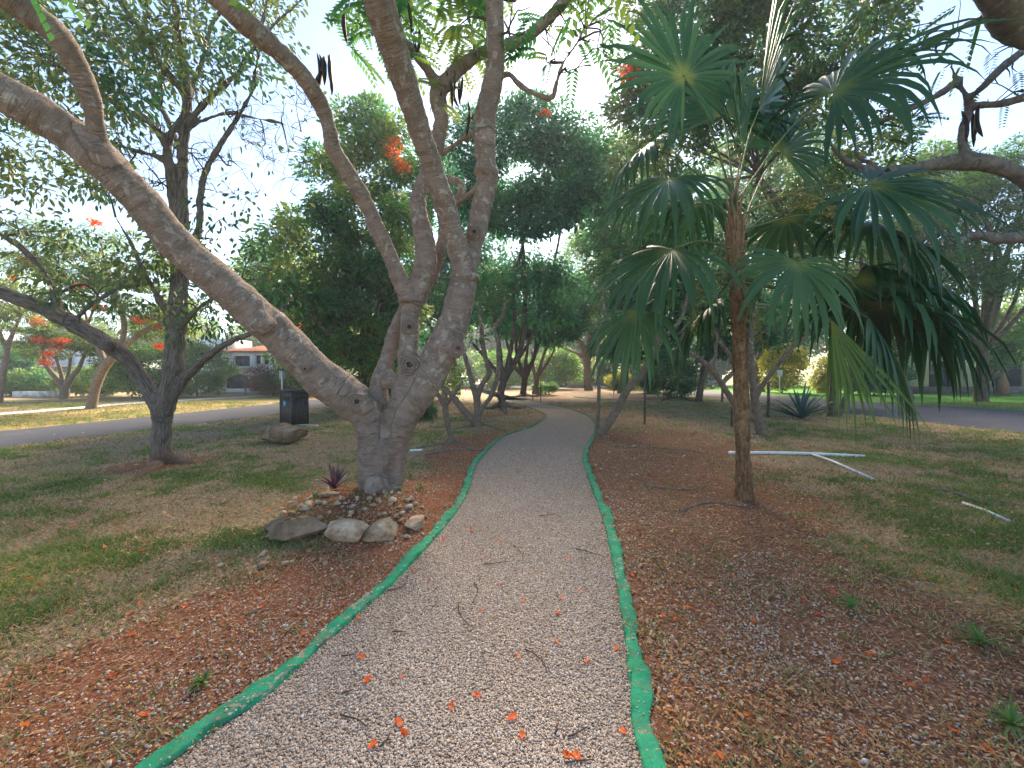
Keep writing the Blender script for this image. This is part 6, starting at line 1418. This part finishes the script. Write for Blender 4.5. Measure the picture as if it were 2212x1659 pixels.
# fallen orange petals
def petal_mesh(seed):
    rg = np.random.default_rng(seed); n = 9; a = np.linspace(0, 6.283, n, endpoint=False); r = rg.uniform(0.6, 1.0, n); r[0] *= 1.5
    v = [[0, 0, 0.10]] + [[math.cos(q) * w, math.sin(q) * w * .75, 0.10 + rg.uniform(0, .45)] for q, w in zip(a, r)]
    f = np.array([[0, 1 + k, 1 + (k + 1) % n] for k in range(n)])
    return MB().add(np.array(v), f, tint=rg.uniform(0.1, 0.9, n)).mesh('petal', M['blossom'], False)
pms = [petal_mesh(s) for s in range(6)]
Z1 = lambda x, y: (x / 3, 1106 + y / 3); Z3 = lambda x, y: (1474.6 + x / 3, 1106 + y / 3)
onpath = [(665, 185), (1005, 182), (1455, 88), (1515, 133), (835, 118), (1470, 315), (468, 390), (1030, 470), (1180, 580), (905, 640), (1405, 665), (105, 690), (1395, 845), (1145, 945), (1590, 980), (130, 945), (165, 1105), (393, 1080), (878, 1195), (375, 1375), (410, 1440), (205, 1520), (1112, 1340), (1172, 1455), (1465, 1580), (1525, 1590), (720, 1270), (570, 440), (900, 283), (1425, 570), (1550, 525)]
onright = [(710, 60), (910, 62), (1565, 45), (970, 220), (1190, 238), (1135, 280), (1800, 193), (2020, 175), (330, 428), (85, 555), (990, 550), (775, 585), (1360, 690), (878, 685), (460, 735), (1625, 640), (1665, 525), (1890, 525), (1215, 945), (998, 1003), (1740, 990), (1475, 1155), (1580, 1120), (1765, 1470), (250, 1615), (410, 1345), (1165, 1455), (945, 1500), (1975, 1590), (-420, 560), (-430, 890), (-390, 1430), (-300, 120), (-250, 240), (-330, 420), (-120, 700), (-60, 720), (35, 640), (190, 620), (1710, 860), (1530, 405)]
onleft = [(475, 100), (755, 82), (945, 215), (915, 270), (180, 440), (450, 503), (908, 600), (1190, 622), (455, 652), (845, 810), (1970, 805), (940, 1325), (160, 1395), (835, 670), (735, 1065), (1695, 625), (405, 580), (260, 470), (780, 362), (30, -450), (850, -80), (385, -45), (1740, 20), (1510, 150), (680, 240)]
rq = np.random.default_rng(55)
def petals(lst, zf, label, group):
    for k, (a, b) in enumerate(lst):
        g = G(*zf(a, b)); o = bpy.data.objects.new('fallen_petal', pms[k % 6]); col.objects.link(o)
        ins = bool(in_poly(np.array([g[0]]), np.array([g[1]]), POLY)[0]); s = rq.uniform(0.014, 0.026) * (1 + 0.06 * g[1])
        o.location = (float(g[0]), float(g[1]), (0.005 if ins else mound(g[0], g[1]) + 0.006)); o.scale = (s, s, s); o.rotation_euler = (rq.normal(0, .2), rq.normal(0, .2), rq.uniform(0, 6.28))
        tag(o, label, 'petal', group)
petals(onpath, Z2, 'fallen orange-red flame tree petal on the pale gravel path', 'petals on the gravel path')
petals(onright, Z3, 'fallen orange petal on the soil and turf right of the path', 'petals right of the path')
petals(onleft, Z1, 'fallen orange petal on the turf and soil left of the path', 'petals left of the path')

# ------------------------------------------------------------------ agave, bottle palm, purple plant, small weeds
def blade_plant(name, label, base, n, Lr, wid, mat, cat, seed, elev=(0.3, 1.4), bend=0.5, twist=0.3, group=None):
    rg = np.random.default_rng(seed); t = thing(name, label, cat, base, group)
    for k in range(n):
        a = k * 2.39996 + rg.normal(0, twist); e = rg.uniform(*elev); l = Lr * rg.uniform(0.75, 1.1)
        d = np.array([math.cos(a) * math.cos(e), math.sin(a) * math.cos(e), math.sin(e)]); w = unit(np.cross(d, [0, 0, 1.0])); p = np.asarray(base, float) + [0, 0, .02]; rows = []
        for s in np.linspace(0, 1, 7):
            nn = np.cross(w, d); h = wid * (0.75 + 0.5 * math.sin(min(1, s * 1.6) * 1.57)) * (1 - s ** 2.2) + 0.002
            rows += [p - w * h + nn * h * .5, p.copy(), p + w * h + nn * h * .5]; d = unit(d + np.array([0, 0, -bend * 0.14])); p = p + d * l / 6
        i = (np.arange(6)[:, None] * 3 + np.array([[0, 1]])).ravel()
        MB().add(np.array(rows), np.stack([i, i + 1, i + 4, i + 3], 1), tint=rg.uniform(0.2, 0.9)).build('leaf', mat, t, True)
    return t
ag = leaf_mat('blue_green_agave', [(0.0, (0.03, 0.075, 0.075)), (1.0, (0.07, 0.13, 0.11))], 0.1, 0.5)
blade_plant('agave', 'blue-green spiky agave at the edge of the right road', G(1730, 905), 30, 1.35, 0.055, ag, 'plant', 5, (0.1, 1.35), 0.35)
pur = leaf_mat('purple_oyster_plant', [(0.0, (0.10, 0.016, 0.075)), (0.7, (0.20, 0.03, 0.13)), (0.85, (0.05, 0.07, 0.04)), (1.0, (0.06, 0.10, 0.04))], 0.2, 0.4)
g = G(722, 1078, .05)
blade_plant('purple_plant', 'small purple-leaved spiky plant left of the big tree foot', (g[0], g[1], mound(g[0], g[1])), 22, 0.33, 0.024, pur, 'plant', 6, (0.3, 1.4), 0.5)
wd = leaf_mat('weed_leaf', [(0.0, (0.06, 0.13, 0.03)), (1.0, (0.14, 0.25, 0.06))], 0.35)
for k, (px, py, lb_) in enumerate(((862, 1092, 'tiny green weed at the right of the big tree foot'), (908, 1085, 'second tiny green weed nearer the path'), (680, 1105, 'green weed tuft left of the purple plant'), (655, 1125, 'grassy weed tuft by the stone ring'), (312, 1000, 'green weed at the foot of the furrowed tree'), (435, 1485, 'green weed on the red soil, lower left'), (2185, 1585, 'bright green grass tuft in the lower right corner'), (2120, 1400, 'grass tuft at the right edge'), (1840, 1325, 'flat green weed on the right soil'))):
    g = G(px, py); blade_plant('weed', lb_, (g[0], g[1], mound(g[0], g[1])), 26, 0.07 if k < 6 else 0.12, 0.004, wd, 'weed', 30 + k, (0.2, 1.2), 0.6, 1.0)
g = gb(2166, 32); bp = thing('bottle_palm', 'swollen-trunked bottle palm in front of the cream house', 'palm', g)
MB().tube(np.array([g + [0, 0, z] for z in (-.1, .3, .8, 1.2, 1.6, 2.0, 2.3)]), [.34, .36, .36, .30, .18, .12, .10], 14).build('trunk', M['palm_trunk'], bp, True)
rg = np.random.default_rng(8)
for k in range(9):
    a = k * 0.7; m = MB(); c = g + [0, 0, 2.3]; d = np.array([math.cos(a), math.sin(a), 0.9]); s = np.linspace(0, 1, 12); q = c + d * (s * 1.5)[:, None] + np.array([0, 0, -1.6]) * (s ** 2)[:, None]
    m.tube(q, np.linspace(.025, .006, 12), 5); side = unit(np.cross(d, [0, 0, 1.0]))
    for sg_ in (-1, 1): leaf_cloud(m, q[2:], np.repeat((side * sg_ + d * .4 + [0, 0, -.3])[None], 10, 0), 0.45, 0.06, np.full(10, .5), rg)
    m.build('frond', M['leaf_dark'], bp)

# ------------------------------------------------------------------ thin air volume added to stand in for a lens flare veil
hz_ = MB().box((0, 40, 11.5), (260, 200, 27)).build('flare_veil', None)
tag(hz_, 'thin pale veil added in the air in place of lens flare', 'flare_veil', kind='stuff')
hm = bpy.data.materials.new('flare_veil'); hm.use_nodes = True; hn = hm.node_tree
for n_ in list(hn.nodes):
    if n_.type == 'BSDF_PRINCIPLED': hn.nodes.remove(n_)
pv = hn.nodes.new('ShaderNodeVolumePrincipled'); pv.inputs['Color'].default_value = (0.8, 0.92, 1.0, 1); pv.inputs['Density'].default_value = 0.0016; pv.inputs['Anisotropy'].default_value = 0.3
hn.links.new(pv.outputs[0], [n_ for n_ in hn.nodes if n_.type == 'OUTPUT_MATERIAL'][0].inputs['Volume'])
hz_.data.materials.append(hm)
